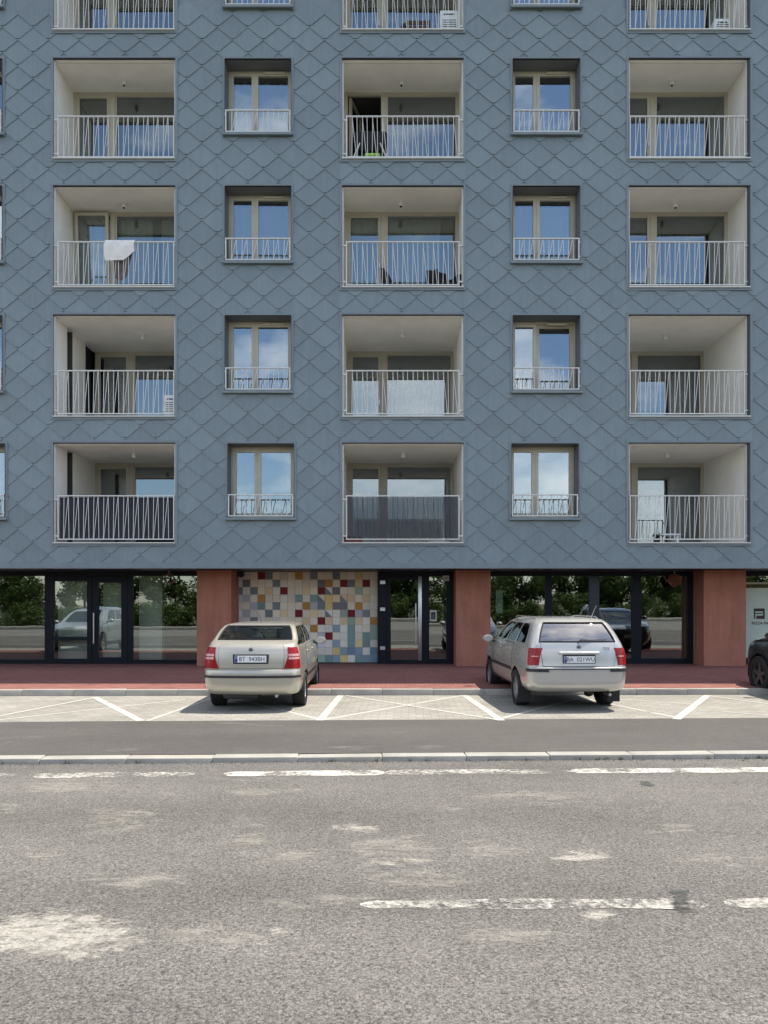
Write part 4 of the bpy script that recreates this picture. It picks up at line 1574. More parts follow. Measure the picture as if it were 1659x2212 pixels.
def make_car(name, label, S, loc, rz, group=None):
    T = thing(name, label, 'car', loc, rz, group)
    sh = Shell(S)
    zmin, zmax = S['levels'][0][0], S['levels'][-1][0]
    need = {l[0] for l in S['levels']} | {S['rw'][0], S['rw'][1], S['sw'][0], S['sw'][1], S['fw'][0], S['fw'][1]}
    zs = sorted(need)
    fine = [zs[0]]
    for a, b in zip(zs, zs[1:]):
        if b - a < 0.008:
            continue
        n = max(1, int(math.ceil((b - a) / 0.05)))
        fine += [a + (b - a) * k / n for k in range(1, n + 1)]
    zs = fine
    # outline stations
    wins = S['side']                      # list of (u0, u1) along the cabin side
    us = sorted({0, 1} | {u for w in wins for u in w})
    uf = [0]
    for a, b in zip(us, us[1:]):
        n = max(1, int(math.ceil((b - a) * 44)))
        uf += [a + (b - a) * k / n for k in range(1, n + 1)]
    ts = [k / 8 * S['rwt'] for k in range(8)] + [S['rwt'] + (1 - S['rwt']) * k / 2 for k in range(2)] if S['rwt'] < 1 else [k / 8 for k in range(8)]
    ts += [1 + k / 6 for k in range(6)] + [2 + u for u in uf] + [3 + k / 6 for k in range(1, 7)] + [4 + k / 8 for k in range(1, 9)]
    ring_t = [-t_ for t_ in ts[:0:-1]][1:] + ts
    # ring_t runs from the left front to the right front centre; close it
    nR = len(ring_t)
    V = [[sh.ring(z, t_) for t_ in ring_t] for z in zs]
    wy, wr_ = S['wheels'], S['wr'] + 0.055
    zc = S['wr']

    def dist(p):
        return min(math.hypot(p.y - y, p.z - zc) for y in wy)

    verts, faces, mats = [], [], []
    idx = {}
    cabin = {}
    body = MB()
    glassm = {}

    def vid(k, j):
        j %= nR
        if (k, j) not in idx:
            p = V[k][j].copy()
            if abs(p.x) > 0.5 * S['W'] / 2:
                for y in wy:
                    d = math.hypot(p.y - y, p.z - zc)
                    if d < wr_ and d > 1e-6:
                        f = wr_ / d
                        p.y, p.z = y + (p.y - y) * f, max(zmin, zc + (p.z - zc) * f)
            idx[(k, j)] = len(body.v)
            body.v.append(tuple(p))
        return idx[(k, j)]

    for k in range(len(zs) - 1):
        zm = (zs[k] + zs[k + 1]) / 2
        for j in range(nR):
            j2 = (j + 1) % nR
            ta, tb = ring_t[j], ring_t[j2]
            if j2 == 0:
                ta, tb = 5, 5
            tm = (ta + tb) / 2
            at_ = abs(tm)
            quad = [V[k][j], V[k][j2], V[k + 1][j2], V[k + 1][j]]
            c = sum(quad, Vector()) / 4
            if abs(c.x) > 0.5 * S['W'] / 2 and dist(c) < wr_ and 1.5 < at_ < 4.5:
                continue
            g = None
            if S['rw'][0] < zm < S['rw'][1] and at_ < S['rwt']:
                g = 'rear_window'
            elif S['fw'][0] < zm < S['fw'][1] and at_ > 4 - S.get('fwt', 0):
                g = 'windscreen'
            elif S['sw'][0] < zm < S['sw'][1] and 2 < at_ < 3:
                for n, (u0, u1) in enumerate(wins):
                    if u0 < at_ - 2 < u1:
                        g = ('side_window', n, tm > 0)
            if g is None:
                body.f.append((vid(k, j), vid(k, j2), vid(k + 1, j2), vid(k + 1, j)))
                body.m.append(0)
            else:
                glassm.setdefault(g, MB()).face([p - sh.nrm(p.z, ta if q in (0, 3) else tb) * 0.008 for q, p in enumerate(quad)])
    top = len(body.v)
    body.v.append((0, sum(p.y for p in V[-1]) / nR, zmax + 0.004))
    bot = len(body.v)
    body.v.append((0, S['L'] / 2, zmin))
    for j in range(nR):
        body.f.append((vid(len(zs) - 1, j), vid(len(zs) - 1, j + 1), top))
        body.m.append(0)
    b = body.build('body', S['paint'], T, smooth=38, local=True)
    for g, m_ in glassm.items():
        nm = g if isinstance(g, str) else g[0]
        gm = S['glass'] if (nm == 'rear_window' or nm == 'side_window') else 'car_glass'
        m_.build(nm, gm, T, smooth=60, local=True)
        if nm == 'rear_window' or nm == 'windscreen':
            z0, z1 = (S['rw'] if nm == 'rear_window' else S['fw'])
            sg = 1
            tt = S['rwt'] if nm == 'rear_window' else 4 - S.get('fwt', 0)
            # black rubber seal round the pane
            path = []
            if nm == 'rear_window':
                path = [sh.ring(z0, tt * (k / 8 * 2 - 1)) for k in range(9)] + [sh.ring(z0 + (z1 - z0) * k / 5, tt) for k in range(1, 6)] \
                    + [sh.ring(z1, tt * (1 - k / 8 * 2)) for k in range(1, 9)] + [sh.ring(z1 + (z0 - z1) * k / 5, -tt) for k in range(1, 5)]
                MB().tube(path, 0.014, 6, closed=True).build('window_seal', 'rubber', T, smooth=60, local=True)
    # dark floor and wheel housings
    u = MB()
    W2 = S['W'] / 2
    u.box(-W2 + 0.24, W2 - 0.24, 0.25, S['L'] - 0.45, max(zmin + .02, 0.2), 0.62)
    u.box(-W2 + 0.05, W2 - 0.05, wy[0] + wr_, wy[1] - wr_, zmin + 0.01, 0.5)
    u.box(-W2 + 0.30, W2 - 0.30, 0.34, wy[0] - wr_, zmin + 0.04, 0.6)
    u.box(-W2 + 0.32, W2 - 0.32, wy[1] + wr_, S['L'] - 0.6, zmin + 0.04, 0.55)
    u.build('underbody', 'black_plastic', T, local=True)
    # seats and wheel seen through the panes
    zs_ = S['sw'][0]
    seats = [(-.36, S['seat'][1], .46), (.36, S['seat'][1], .46), (-.38, S['seat'][0], .5), (.38, S['seat'][0], .5)]
    for sx, sy, sw_ in seats:
        m_ = MB()
        m_.box(sx - sw_ / 2, sx + sw_ / 2, sy, sy + .14, 0.55, zs_ + .06)
        m_.build('seat', 'seat_cloth', T, bevel=0.04, smooth=40, local=True)
        m_ = MB()
        m_.box(sx - .13, sx + .13, sy, sy + .10, zs_ + .08, zs_ + .24)
        m_.build('headrest', 'seat_pale', T, bevel=0.035, smooth=40, local=True)
    m_ = MB().box(-W2 + .2, W2 - .2, S['seat'][1] + .75, S['seat'][1] + 1.15, 0.6, zs_ - .03)
    m_.build('dashboard', 'seat_cloth', T, bevel=0.05, smooth=40, local=True)
    cc = Vector((-.36, S['seat'][1] + .62, zs_))
    m_ = MB().tube([cc + Vector((.18 * math.cos(a), -.06 * math.sin(a), .18 * math.sin(a))) for a in [k * math.pi / 9 for k in range(18)]], .014, 6, closed=True)
    m_.build('steering_wheel', 'black_plastic', T, smooth=50, local=True)

    # wheels
    rw = S['wr']
    tyre = MB().lathe([(rw * .66, -.11), (rw * .80, -.12), (rw * .95, -.115), (rw, -.085), (rw, .085), (rw * .95, .105), (rw * .80, .108), (rw * .66, .10)], axis='x', n=32, cap=False)
    tyre_me = tyre.mesh('tyre', ['rubber'], smooth=35)
    rim = MB()
    rim.lathe([(rw * .68, .06), (rw * .68, .085), (rw * .62, .085), (rw * .60, .02)], axis='x', n=28, cap=False)
    rim.lathe([(.001, .07), (rw * .16, .07), (rw * .2, .04)], axis='x', n=16, cap=False)
    ns = S.get('spokes', 6)
    for k in range(ns):
        a = 2 * math.pi * k / ns
        ca, sa = math.cos(a), math.sin(a)
        i = len(rim.v)
        for (r_, hw) in ((rw * .12, .045), (rw * .64, .03 if ns < 8 else .02)):
            for x_ in (.03, .068):
                for s_ in (-1, 1):
                    rim.v.append((x_, r_ * ca - s_ * hw * sa, r_ * sa + s_ * hw * ca))
        for q in ((0, 1, 3, 2), (4, 6, 7, 5), (0, 4, 5, 1), (2, 3, 7, 6), (0, 2, 6, 4), (1, 5, 7, 3)):
            rim.f.append(tuple(i + e for e in q))
            rim.m.append(0)
    rim_me = rim.mesh('rim', [S.get('rim', 'alloy')], smooth=35)
    hub_me = MB().lathe([(rw * .67, -.08), (rw * .67, .0)], axis='x', n=24).mesh('wheel', ['black_plastic'])
    for y in wy:
        for s in (-1, 1):
            wo = bpy.data.objects.new('wheel', hub_me)
            COL.objects.link(wo)
            wo.parent = T
            wo.location = (s * (W2 - 0.115), y, rw)
            wo.rotation_euler = (random.uniform(0, 1) if s > 0 else 0.3, 0, 0 if s > 0 else math.pi)
            for nm, me in (('tyre', tyre_me), ('rim', rim_me)):
                c_ = bpy.data.objects.new(nm, me)
                COL.objects.link(c_)
                c_.parent = wo
    # wheel housings: inner arch
    for y in wy:
        for s in (-1, 1):
            m_ = MB()
            n = 14
            rows = [[Vector((s * x_, y + wr_ * 1.0 * math.cos(a), max(zmin + .01, zc + wr_ * math.sin(a)))) for a in [math.pi * (k / n * 1.3 - .15) for k in range(n + 1)]] for x_ in (W2 - 0.01 - .02, W2 - 0.25)]
            m_.grid(rows)
            m_.build('wheel_housing', 'black_plastic', T, local=True)
    # doors: thin raised panels with shut lines, handles
    for (ya, yb, za, zb_) in S['doors']:
        for s in (-1, 1):
            def tz(u_, v_, s=s, ya=ya, yb=yb, za=za, zb_=zb_):
                z = za + (zb_ - za) * v_
                y = ya + (yb - ya) * u_
                if S.get('arch') is not None and y < wy[0] + wr_ + .03:
                    y = max(y, wy[0] + math.sqrt(max(0, (wr_ + .03) ** 2 - (z - zc) ** 2)) if abs(z - zc) < wr_ + .03 else y)
                return s * sh.t_of_y(z, y), z
            d = sh.patch('door', S['paint'], T, tz, off=0.007, nt=10, nz=8, skirt=0.010)
            sh.seal(d, tz, 10, 8, .008)
            zh = zb_ - 0.11
            yh = ya + 0.10
            p = sh.ring(zh, s * sh.t_of_y(zh, yh + .08))
            m_ = MB().box(p.x - .022 if s > 0 else p.x - .02, p.x + .02 if s > 0 else p.x + .022, yh, yh + .18, zh - .018, zh + .018)
            m_.build('handle', S.get('handle', S['paint']), d, bevel=0.01, smooth=50, local=True)
            if S.get('strip'):
                sa, sb = S['strip']
                sh.patch('trim_strip', 'black_plastic', d, lambda u_, v_, s=s: (s * sh.t_of_y(sa, ya + .02 + (yb - ya - .04) * u_), sa + (sb - sa) * v_), off=0.016, nt=6, nz=1)
    # mirrors
    ym, zm_ = S['mirror']
    for s in (-1, 1):
        p = sh.ring(zm_, s * sh.t_of_y(zm_, ym))
        m_ = MB()
        cx_ = p.x + s * .15
        pr = [(.02, -.05), (.075, -.045), (.09, 0), (.075, .05), (.03, .085), (.002, .095)]
        m_.lathe(pr, c=(0, 0, 0), axis='y', n=16)
        m_.v = [(cx_ + a * 1.25, ym + b_, zm_ + .055 + c_ * .85) for a, b_, c_ in m_.v]
        mo = m_.build('mirror', S['paint'], T, smooth=60, local=True)
        a_ = MB().box(min(p.x - s * .03, cx_), max(p.x - s * .03, cx_), ym - .02, ym + .03, zm_ - .01, zm_ + .03)
        a_.build('mirror_arm', 'black_plastic', mo, local=True)
        m2 = MB().lathe([(.062, 0), (.062, -.006)], axis='y', n=16)
        m2.v = [(cx_ + a * 1.25, ym - .052 + b_, zm_ + .055 + c_ * .85) for a, b_, c_ in m2.v]
        m2.build('mirror_glass', 'steel', mo, local=True)
    return T, sh


def plate(T, sh, text, z, yoff, w=0.52, h=0.11, front=False, L=0):
    """number plate facing the rear (or the front)"""
    p = sh.ring(z, 5 if front else 0)
    y = p.y + (yoff if front else -yoff)
    e = bpy.data.objects.new('number_plate', MB().box(-w / 2, w / 2, -0.004, 0.004, -h / 2, h / 2).mesh('number_plate', ['plate_white'], bevel=0.002))
    COL.objects.link(e)
    e.parent = T
    e.location = (0, y, z)
    e.rotation_euler = (0, 0, math.pi if front else 0)
    bl = MB().box(-w / 2 + .004, -w / 2 + .045, -0.0055, -0.004, -h / 2 + .004, h / 2 - .004)
    bo = bpy.data.objects.new('plate_band', bl.mesh('plate_band', ['plate_blue']))
    COL.objects.link(bo)
    bo.parent = e
    if text:
        obj_mesh('lettering', text_mesh('lettering', text, h * 0.86, 'ink', 0.0006), e, (0.022, -0.005, -.002))
        ring_ = MB().tube([(-w / 2 + .0245 + .012 * math.cos(a), -.006, .02 + .012 * math.sin(a)) for a in [k * math.pi / 6 for k in range(12)]], .002, 4, closed=True)
        ro = bpy.data.objects.new('star_ring', ring_.mesh('star_ring', ['lime']))
        ro.data.materials[0] = MATS['plate_white']
        COL.objects.link(ro)
        ro.parent = e
    return e


def quad_tz(t0, t1, z0, z1):
    return lambda u, v: (t0 + (t1 - t0) * u, z0 + (z1 - z0) * v)


def front_end(T, sh, zl, zg, L, paint, text):
    """headlamps, grille and plate of a car seen only as a reflection"""
    for s in (-1, 1):
        sh.patch('headlight', 'lamp_glass', T, lambda u, v, s=s: (s * (4.45 - .95 * u), zl[0] + (zl[1] - zl[0]) * v), off=0.012, nt=8, nz=3)
    sh.patch('grille', 'black_plastic', T, lambda u, v: ((5 - abs(u * 2 - 1) * .45) * (1 if u > .5 else -1) if u != .5 else 5, zg[0] + (zg[1] - zg[0]) * v), off=0.010, nt=8, nz=2) if False else None
    a = MB()
    rows = []
    for j in range(3):
        z = zg[0] + (zg[1] - zg[0]) * j / 2
        rows.append([sh.ring(z, (5 - abs(k) / 6 * .55) * (-1 if k < 0 else 1)) + Vector((0, .012, 0)) for k in range(-6, 7)])
    a.grid(rows)
    a.build('grille', 'black_plastic', T, smooth=50, local=True)
    a = MB()
    rows = []
    zz = zg[0] - .28
    for j in range(3):
        z = zz - .07 + .14 * j / 2
        rows.append([sh.ring(z, (5 - abs(k) / 6 * .6) * (-1 if k < 0 else 1)) + Vector((0, .010, 0)) for k in range(-6, 7)])
    a.grid(rows)
    a.build('air_intake', 'black_plastic', T, smooth=50, local=True)
    plate(T, sh, text, zg[0] - .10, .02, front=True)


# --- champagne saloon, left of centre
FAB = dict(bow=0.105, L=4.22, W=1.66, paint='champagne_paint', glass='car_glass', wr=0.295, wheels=(0.98, 3.44), spokes=7, rim='alloy',
           levels=[(.285, .16, 4.08, .755, .22, .4), (.325, .06, 4.16, .79, .20, .45), (.40, .02, 4.19, .806, .18, .45), (.47, .005, 4.20, .815, .20, .45), (.56, 0, 4.22, .823, .20, .5),
                   (.63, .0, 4.21, .828, .20, .5), (.70, .012, 4.19, .828, .20, .5), (.715, .05, 4.17, .826, .19, .5), (.84, .055, 4.10, .822, .19, .5),
                   (.94, .065, 3.95, .812, .19, .5), (1.02, .075, 3.42, .795, .19, .45), (1.08, .10, 3.14, .775, .19, .35), (1.12, .135, 3.05, .755, .19, .3), (1.15, .22, 3.0, .75, .12, .25),
                   (1.17, .35, 2.97, .745, .09, .2), (1.30, .58, 2.76, .70, .08, .2), (1.39, .77, 2.55, .655, .08, .2), (1.43, .92, 2.40, .615, .11, .2), (1.455, 1.16, 2.2, .50, .15, .2), (1.465, 1.5, 2.0, .25, .1, .1)],
           rw=(1.185, 1.405), rwt=1.0, sw=(1.10, 1.40), fw=(1.08, 1.40), fwt=0.2,
           side=[(.03, .44), (.49, .93)], doors=[(1.18, 2.06, .32, 1.06), (2.075, 3.10, .32, 1.05)], strip=(.50, .56), arch=1, seat=(1.25, 2.0), mirror=(2.88, 1.0), handle='champagne_paint')
# boot top edge, lamps, strip, plate niche
xf = (541 - CX) * 12.35 / FPX
car1, s1 = make_car('parked_car', 'champagne saloon parked nose in, rear towards the road, in front of the mosaic wall', FAB, (xf, 12.32, 0), R(0.0), 'cars parked nose in at the building')
for s in (-1, 1):
    tl = s1.patch('tail_light', 'red_lens', car1, lambda u, v, s=s: (s * ((.88 + .22 * v) * (1 - u) + (1.80 - .12 * v) * u), .725 + .345 * v), off=0.014, nt=8, nz=6)
    s1.patch('lamp_band', 'pink_lens', tl, lambda u, v, s=s: (s * (1.06 + .62 * u), .875 + .035 * v), off=0.019, nt=6, nz=1)
    s1.patch('lamp_band', 'pink_lens', tl, lambda u, v, s=s: (s * (1.06 + .62 * u), .925 + .04 * v), off=0.019, nt=6, nz=1)
tz_ = lambda u, v: ((-.86 + 1.72 * u) * (1 + .10 * v), .735 + .38 * v)
lid = s1.patch('boot_lid', 'champagne_paint', car1, tz_, off=0.008, nt=14, nz=8)
s1.seal(lid, tz_, 14, 8, .009)
s1.patch('bumper_strip', 'black_plastic', car1, lambda u, v: ((-1.85 + 3.7 * u), .575 + .038 * v), off=0.016, nt=40, nz=1)
s1.patch('plate_niche', 'black_plastic', car1, lambda u, v: ((-.50 + 1.0 * u) * (1 - .05 * (1 - v)), .795 + .165 * v), off=0.012, nt=8, nz=2)
s1.patch('niche_sill', 'champagne_paint', car1, lambda u, v: ((-.50 + 1.0 * u), .785 + .018 * v), off=0.020, nt=8, nz=1)
plate(car1, s1, 'BT  943BH', .885, .022)
p = s1.ring(1.035, 0)
MB().lathe([(.036, -.012), (.036, -.004), (.026, -.014), (.001, -.015)], c=(0, p.y, p.z), axis='y', n=20).build('badge', 'dark_alloy', car1, smooth=40, local=True)
MB().tube([(-.05, 1.45, 1.458), (-.06, 1.22, 1.63)], [.006, .003], 6).build('antenna', 'black_plastic', car1, local=True)
MB().box(-.13, .13, .86, .93, 1.385, 1.41).build('brake_light', 'black_plastic', car1, bevel=.01, local=True)
MB().tube([(.42, .10, .27), (.42, .4, .27)], .028, 10).build('exhaust', 'steel', car1, local=True)
MB().box(-.5, .1, .2, .75, .20, .32).build('silencer', 'black_plastic', car1, bevel=.05, smooth=40, local=True)
front_end(car1, s1, (.78, .92), (.70, .90), 4.2, 'champagne_paint', 'BT  943BH')

# --- silver estate, right of centre
OCT = dict(L=4.50, W=1.74, paint='silver_paint', glass='privacy_glass', wr=0.315, wheels=(1.02, 3.53), spokes=7, rim='alloy',
           levels=[(.33, .16, 4.36, .79, .22, .4), (.375, .05, 4.44, .832, .20, .45), (.42, .02, 4.46, .842, .2, .45), (.48, .0, 4.48, .85, .20, .5), (.60, .0, 4.5, .862, .20, .5), (.69, .0, 4.5, .868, .20, .5), (.735, .005, 4.49, .868, .20, .5),
                   (.755, .045, 4.47, .867, .18, .5), (.88, .06, 4.40, .862, .18, .5), (.98, .07, 4.2, .85, .17, .5), (1.05, .08, 3.75, .838, .17, .45), (1.11, .095, 3.40, .822, .17, .35),
                   (1.16, .12, 3.28, .803, .17, .3), (1.30, .22, 3.02, .745, .16, .22), (1.42, .32, 2.75, .69, .16, .2), (1.48, .385, 2.55, .652, .16, .2), (1.525, .47, 2.35, .595, .18, .2), (1.55, .66, 2.15, .48, .2, .2), (1.56, 1.0, 1.9, .25, .1, .1)],
           rw=(1.165, 1.475), rwt=1.12, sw=(1.13, 1.455), fw=(1.10, 1.46), fwt=0.2,
           side=[(.075, .30), (.335, .60), (.635, .955)], doors=[(1.30, 2.16, .34, 1.09), (2.175, 3.22, .34, 1.08)], strip=(.60, .66), arch=1, seat=(1.35, 2.15), mirror=(3.03, 1.03), handle='silver_paint')
xo = (1252 - CX) * 12.4 / FPX
car2, s2 = make_car('parked_car', 'silver estate car with rear wiper, parked nose in, rear towards the road', OCT, (xo, 12.36, 0), R(2.6), 'cars parked nose in at the building')
for s in (-1, 1):
    tl = s2.patch('tail_light', 'red_lens', car2, lambda u, v, s=s: (s * (.93 + .10 * (1 - u) * (1 - v) + (1.72 - .93) * u), .775 + .285 * v), off=0.014, nt=8, nz=6)
    s2.patch('lamp_band', 'pink_lens', tl, lambda u, v, s=s: (s * (1.05 + .4 * u), .915 + .018 * v), off=0.018, nt=6, nz=1)
    sh_ = s2.patch('trim_strip', 'black_plastic', car2, lambda u, v, s=s: (s * (.80 + 1.12 * u), .672 + .05 * v), off=0.016, nt=14, nz=1)
s2.patch('bumper_strip', 'black_plastic', car2, lambda u, v: (-.80 + 1.6 * u, .708 + .014 * v), off=0.012, nt=16, nz=1)
tz_ = lambda u, v: ((-.90 + 1.8 * u) * (1 + .10 * v), .76 + .385 * v)
lid = s2.patch('tailgate', 'silver_paint', car2, tz_, off=0.008, nt=14, nz=8)
s2.seal(lid, tz_, 14, 8, .009)
s2.patch('plate_niche', 'black_plastic', car2, lambda u, v: (-.42 + .84 * u, .80 + .155 * v), off=0.012, nt=8, nz=2)
s2.patch('niche_sill', 'silver_paint', car2, lambda u, v: (-.46 + .92 * u, .785 + .02 * v), off=0.020, nt=8, nz=1)
p = s2.ring(.985, 0)
MB().box(-.34, .34, p.y - .045, p.y + .01, .965, 1.005).build('handle_bar', 'white_metal', car2, bevel=.015, smooth=50, local=True)
plate(car2, s2, 'BA  021WU', .875, .020)
p = s2.ring(1.075, 0)
MB().lathe([(.034, -.012), (.034, -.004), (.024, -.014), (.001, -.015)], c=(0, p.y, p.z), axis='y', n=20).build('badge', 'dark_alloy', car2, smooth=40, local=True)
p = s2.ring(1.05, .72)
obj_mesh('lettering', text_mesh('lettering', 'GLX', .062, 'dark_alloy', .002), car2, (p.x, p.y - .010, p.z), (0, 0, R(2)))
w0, w1 = s2.ring(1.185, 0.0), s2.ring(1.20, .82)
MB().tube([w0 + Vector((0, -.035, -.03)), w0 + Vector((0.04, -.045, .01)), (w0 + w1) / 2 + Vector((0, -.03, .0)), w1 + Vector((0, -.02, 0))], [.018, .014, .010, .008], 6).build('wiper', 'black_plastic', car2, smooth=50, local=True)
for s in (-1, 1):
    pts = []
    for k in range(9):
        y = .75 + k * .2
        pts.append((s * (.60 - .004 * (k - 4) ** 2), y, 1.535 + .03 * (1 if 0 < k < 8 else 0)))
    MB().tube(pts, .013, 6).build('roof_rail', 'silver_paint', car2, smooth=50, local=True)
MB().tube([(.38, .62, 1.55), (.40, .40, 1.76)], [.006, .003], 6).build('antenna', 'white_metal', car2, local=True)
MB().lathe([(.001, -.07), (.07, -.06), (.09, 0), (.07, .06), (.001, .07)], c=(.30, .5, .29), axis='x', n=14).build('silencer', 'black_plastic', car2, smooth=50, local=True)
MB().tube([(.55, .14, .28), (.55, .45, .28)], .026, 10).build('exhaust', 'steel', car2, local=True)
for s in (-1, 1):
    MB().box(s * .78 - .11, s * .78 + .11, .62, .635, .10, .34).build('mud_flap', 'rubber', car2, local=True)
MB().box(-.22, .22, .52, .60, 1.478, 1.505).build('brake_light', 'red_lens', car2, bevel=.008, local=True)
front_end(car2, s2, (.80, .96), (.72, .95), 4.5, 'silver_paint', 'BA  021WU')

# --- black sport utility at the right edge and a grey one left of the frame (seen in the glass)
def suv(paint, glass_, W=1.86):
    return dict(L=4.55, W=W, paint=paint, glass=glass_, wr=0.37, wheels=(.92, 3.62), spokes=5, rim='dark_alloy' if paint == 'black_paint' else 'alloy',
                levels=[(.28, .22, 4.35, .80, .25, .45), (.42, .06, 4.48, .88, .24, .5), (.60, .0, 4.54, .915, .22, .5), (.75, .0, 4.55, .925, .22, .55), (.92, .03, 4.50, .92, .22, .55), (1.02, .05, 4.38, .905, .22, .55),
                        (1.10, .08, 3.95, .89, .22, .5), (1.16, .12, 3.50, .87, .22, .4), (1.20, .15, 3.36, .85, .2, .3), (1.36, .28, 3.05, .79, .18, .25), (1.52, .42, 2.70, .72, .18, .22), (1.60, .55, 2.45, .66, .2, .22),
                        (1.65, .75, 2.2, .54, .2, .2), (1.67, 1.1, 1.9, .28, .1, .1)],
                rw=(1.22, 1.54), rwt=1.1, sw=(1.19, 1.55), fw=(1.17, 1.56), fwt=0.2, side=[(.08, .28), (.32, .60), (.64, .95)],
                doors=[(1.32, 2.22, .42, 1.14), (2.235, 3.2, .42, 1.13)], arch=1, seat=(1.4, 2.2), mirror=(3.02, 1.12))


def suv_rear(T, sh, text):
    for s in (-1, 1):
        sh.patch('tail_light', 'red_lens', T, lambda u, v, s=s: (s * (.8 + 1.0 * u), .92 + .16 * v), off=0.012, nt=8, nz=3)
    plate(T, sh, text, .82, .015)


car3, s3 = make_car('parked_car', 'black sport utility car parked at the right edge beyond the silver estate', suv('black_paint', 'privacy_glass', 1.9), (8.56, 11.45, 0), R(1.5), 'cars parked nose in at the building')
front_end(car3, s3, (.92, 1.05), (.80, 1.02), 4.5, 'black_paint', 'BL  482KD')
suv_rear(car3, s3, 'BL  482KD')
car4, s4 = make_car('parked_car', 'grey silver sport utility car left of the frame, mirrored in the shop door', suv('grey_silver_paint', 'car_glass'), (-10.9, 11.3, 0), R(-2), 'cars parked nose in at the building')
front_end(car4, s4, (.90, 1.04), (.78, 1.0), 4.5, 'grey_silver_paint', 'BL  317FE')
suv_rear(car4, s4, 'BL  317FE')
# ------------------------------------------------------------------ things on the balconies
def log_q(r, c):
    for a, b, q in LOG:
        if (a, b) == (r, c):
            return q


def floor_z(r, c):
    return log_q(r, c)[2] + 0.022


# towel over the rail, with darker cloth below it
Y0 = YF - 0.005
top = fz(522)
x0, x1 = fx(227), fx(291)
mb = MB()
n, m = 14, 16
rows = []
for j in range(m + 1):
    v = j / m
    row = []
    for i in range(n + 1):
        u = i / n
        drop = 0.49 if u < .62 else 0.49 - (u - .62) / .38 * 0.24
        if v < .25:
            y, z = Y0 + .035, top - .30 * (1 - v / .25) * (.6 + .2 * u)
        elif v < .35:
            a = (v - .25) / .1 * math.pi
            y, z = Y0 + .035 * math.cos(a), top + .012 + .02 * math.sin(a)
        else:
            k = (v - .35) / .65
            y, z = Y0 - .035 - .02 * math.sin(k * 3) - .012 * math.sin(u * 9 + k * 4), top - drop * k
        row.append((x0 + (x1 - x0) * u + .01 * math.sin(v * 7), y, z))
    rows.append(row)
mb.grid(rows)
tag(mb.build('towel', 'towel', smooth=70), 'white towel hanging folded over a balcony railing', 'towel')
mb = MB()
rows = []
for j in range(9):
    v = j / 8
    rows.append([(fx(243) + (fx(289) - fx(243)) * i / 12 * (1 - .35 * v), Y0 + .07 + .02 * math.sin(i * 1.3 + v * 2), top - .03 - .95 * v * (1 - .25 * abs(i / 12 - .5))) for i in range(13)])
mb.grid(rows)
tag(mb.build('cloth', 'dusk_cloth', smooth=70), 'brownish dark cloth hanging behind the railing below the white towel', 'cloth')

# privacy mats behind two railings
for r, c, mat, lab in ((4, 0, 'charcoal_mesh', 'near black privacy mat tied behind the lowest left balcony railing'),
                       (4, 1, 'sheer_mesh', 'charcoal grey sheer privacy mat tied over the lowest middle balcony railing')):
    q = log_q(r, c)
    mb = MB()
    a, b = q[0] + .14, q[1] - (.06 if c == 0 else .14)
    rows = [[(a + (b - a) * i / 60, YF + (.03 if c == 0 else -.04) + .006 * math.sin(i * .9) + .004 * math.sin(i * 2.3 + j), fz(1163) + (fz(1074) - fz(1163)) * j / 3) for i in range(61)] for j in range(4)]
    mb.grid(rows)
    rows2 = [[(x, y + .006, z) for x, y, z in rw_] for rw_ in rows]
    mb.grid(rows2, flip=True)
    tag(mb.build('privacy_mat', mat, smooth=60), lab, 'privacy mat', 'privacy mats behind railings')


def armchair(name, label, x, y, z, rz, mat, group=None):
    T = thing(name, label, 'chair', (x, y, z), rz, group)
    MB().box(-.30, .30, -.28, .28, .16, .36).build('seat', mat, T, bevel=.05, smooth=45, local=True)
    bk = MB().box(-.31, .31, .20, .32, .20, .80)
    bk.v = [(a, b + (c - .2) * .22, c) for a, b, c in bk.v]
    bk.build('backrest', mat, T, bevel=.05, smooth=45, local=True)
    for s in (-1, 1):
        MB().box(s * .34 - .05, s * .34 + .05, -.28, .30, .10, .56).build('armrest', mat, T, bevel=.035, smooth=45, local=True)
        for yy in (-.24, .26):
            MB().box(s * .30 - .025, s * .30 + .025, yy - .025, yy + .025, 0, .16).build('leg', mat, T, local=True)
    return T


zf = floor_z(2, 1)
armchair('armchair', 'black low armchair at the right end of a balcony, seen through the bars', fx(962), YF + .55, zf, R(25), 'black_cloth', 'black chairs on the middle balcony')
# reclined chair side-on
T = thing('lounge_chair', 'black reclined chair standing side on below the balcony post', 'chair', (fx(838), YF + .5, zf), 0, 'black chairs on the middle balcony')
mb = MB()
prof = [(-.18, .62), (-.10, .60), (.05, .40), (.13, .22), (.32, .26), (.34, .18), (.16, .08), (-.10, .10), (-.14, .30)]
for s in (-1, 1):
    pass
n = len(prof)
mb.v = [(a, -.28, b) for a, b in prof] + [(a, .28, b) for a, b in prof]
mb.f = [tuple(range(n)), tuple(range(n, 2 * n))[::-1]] + [(k, n + k, n + (k + 1) % n, (k + 1) % n) for k in range(n)]
mb.m = [0] * len(mb.f)
mb.build('seat', 'black_cloth', T, bevel=.012, smooth=30, local=True)
for s in (-1, 1):
    MB().tube([(-.22, s * .26, 0), (.30, s * .26, .22)], .014, 6).build('leg', 'black_plastic', T, local=True)
    MB().tube([(.34, s * .26, 0), (-.12, s * .26, .30)], .014, 6).build('leg', 'black_plastic', T, local=True)
T = thing('low_table', 'dark low table between the two black chairs on the balcony', 'table', (fx(905), YF + .6, zf), 0)
MB().box(-.36, .36, -.22, .22, .23, .26).build('tabletop', 'dark_trim', T, bevel=.006, local=True)
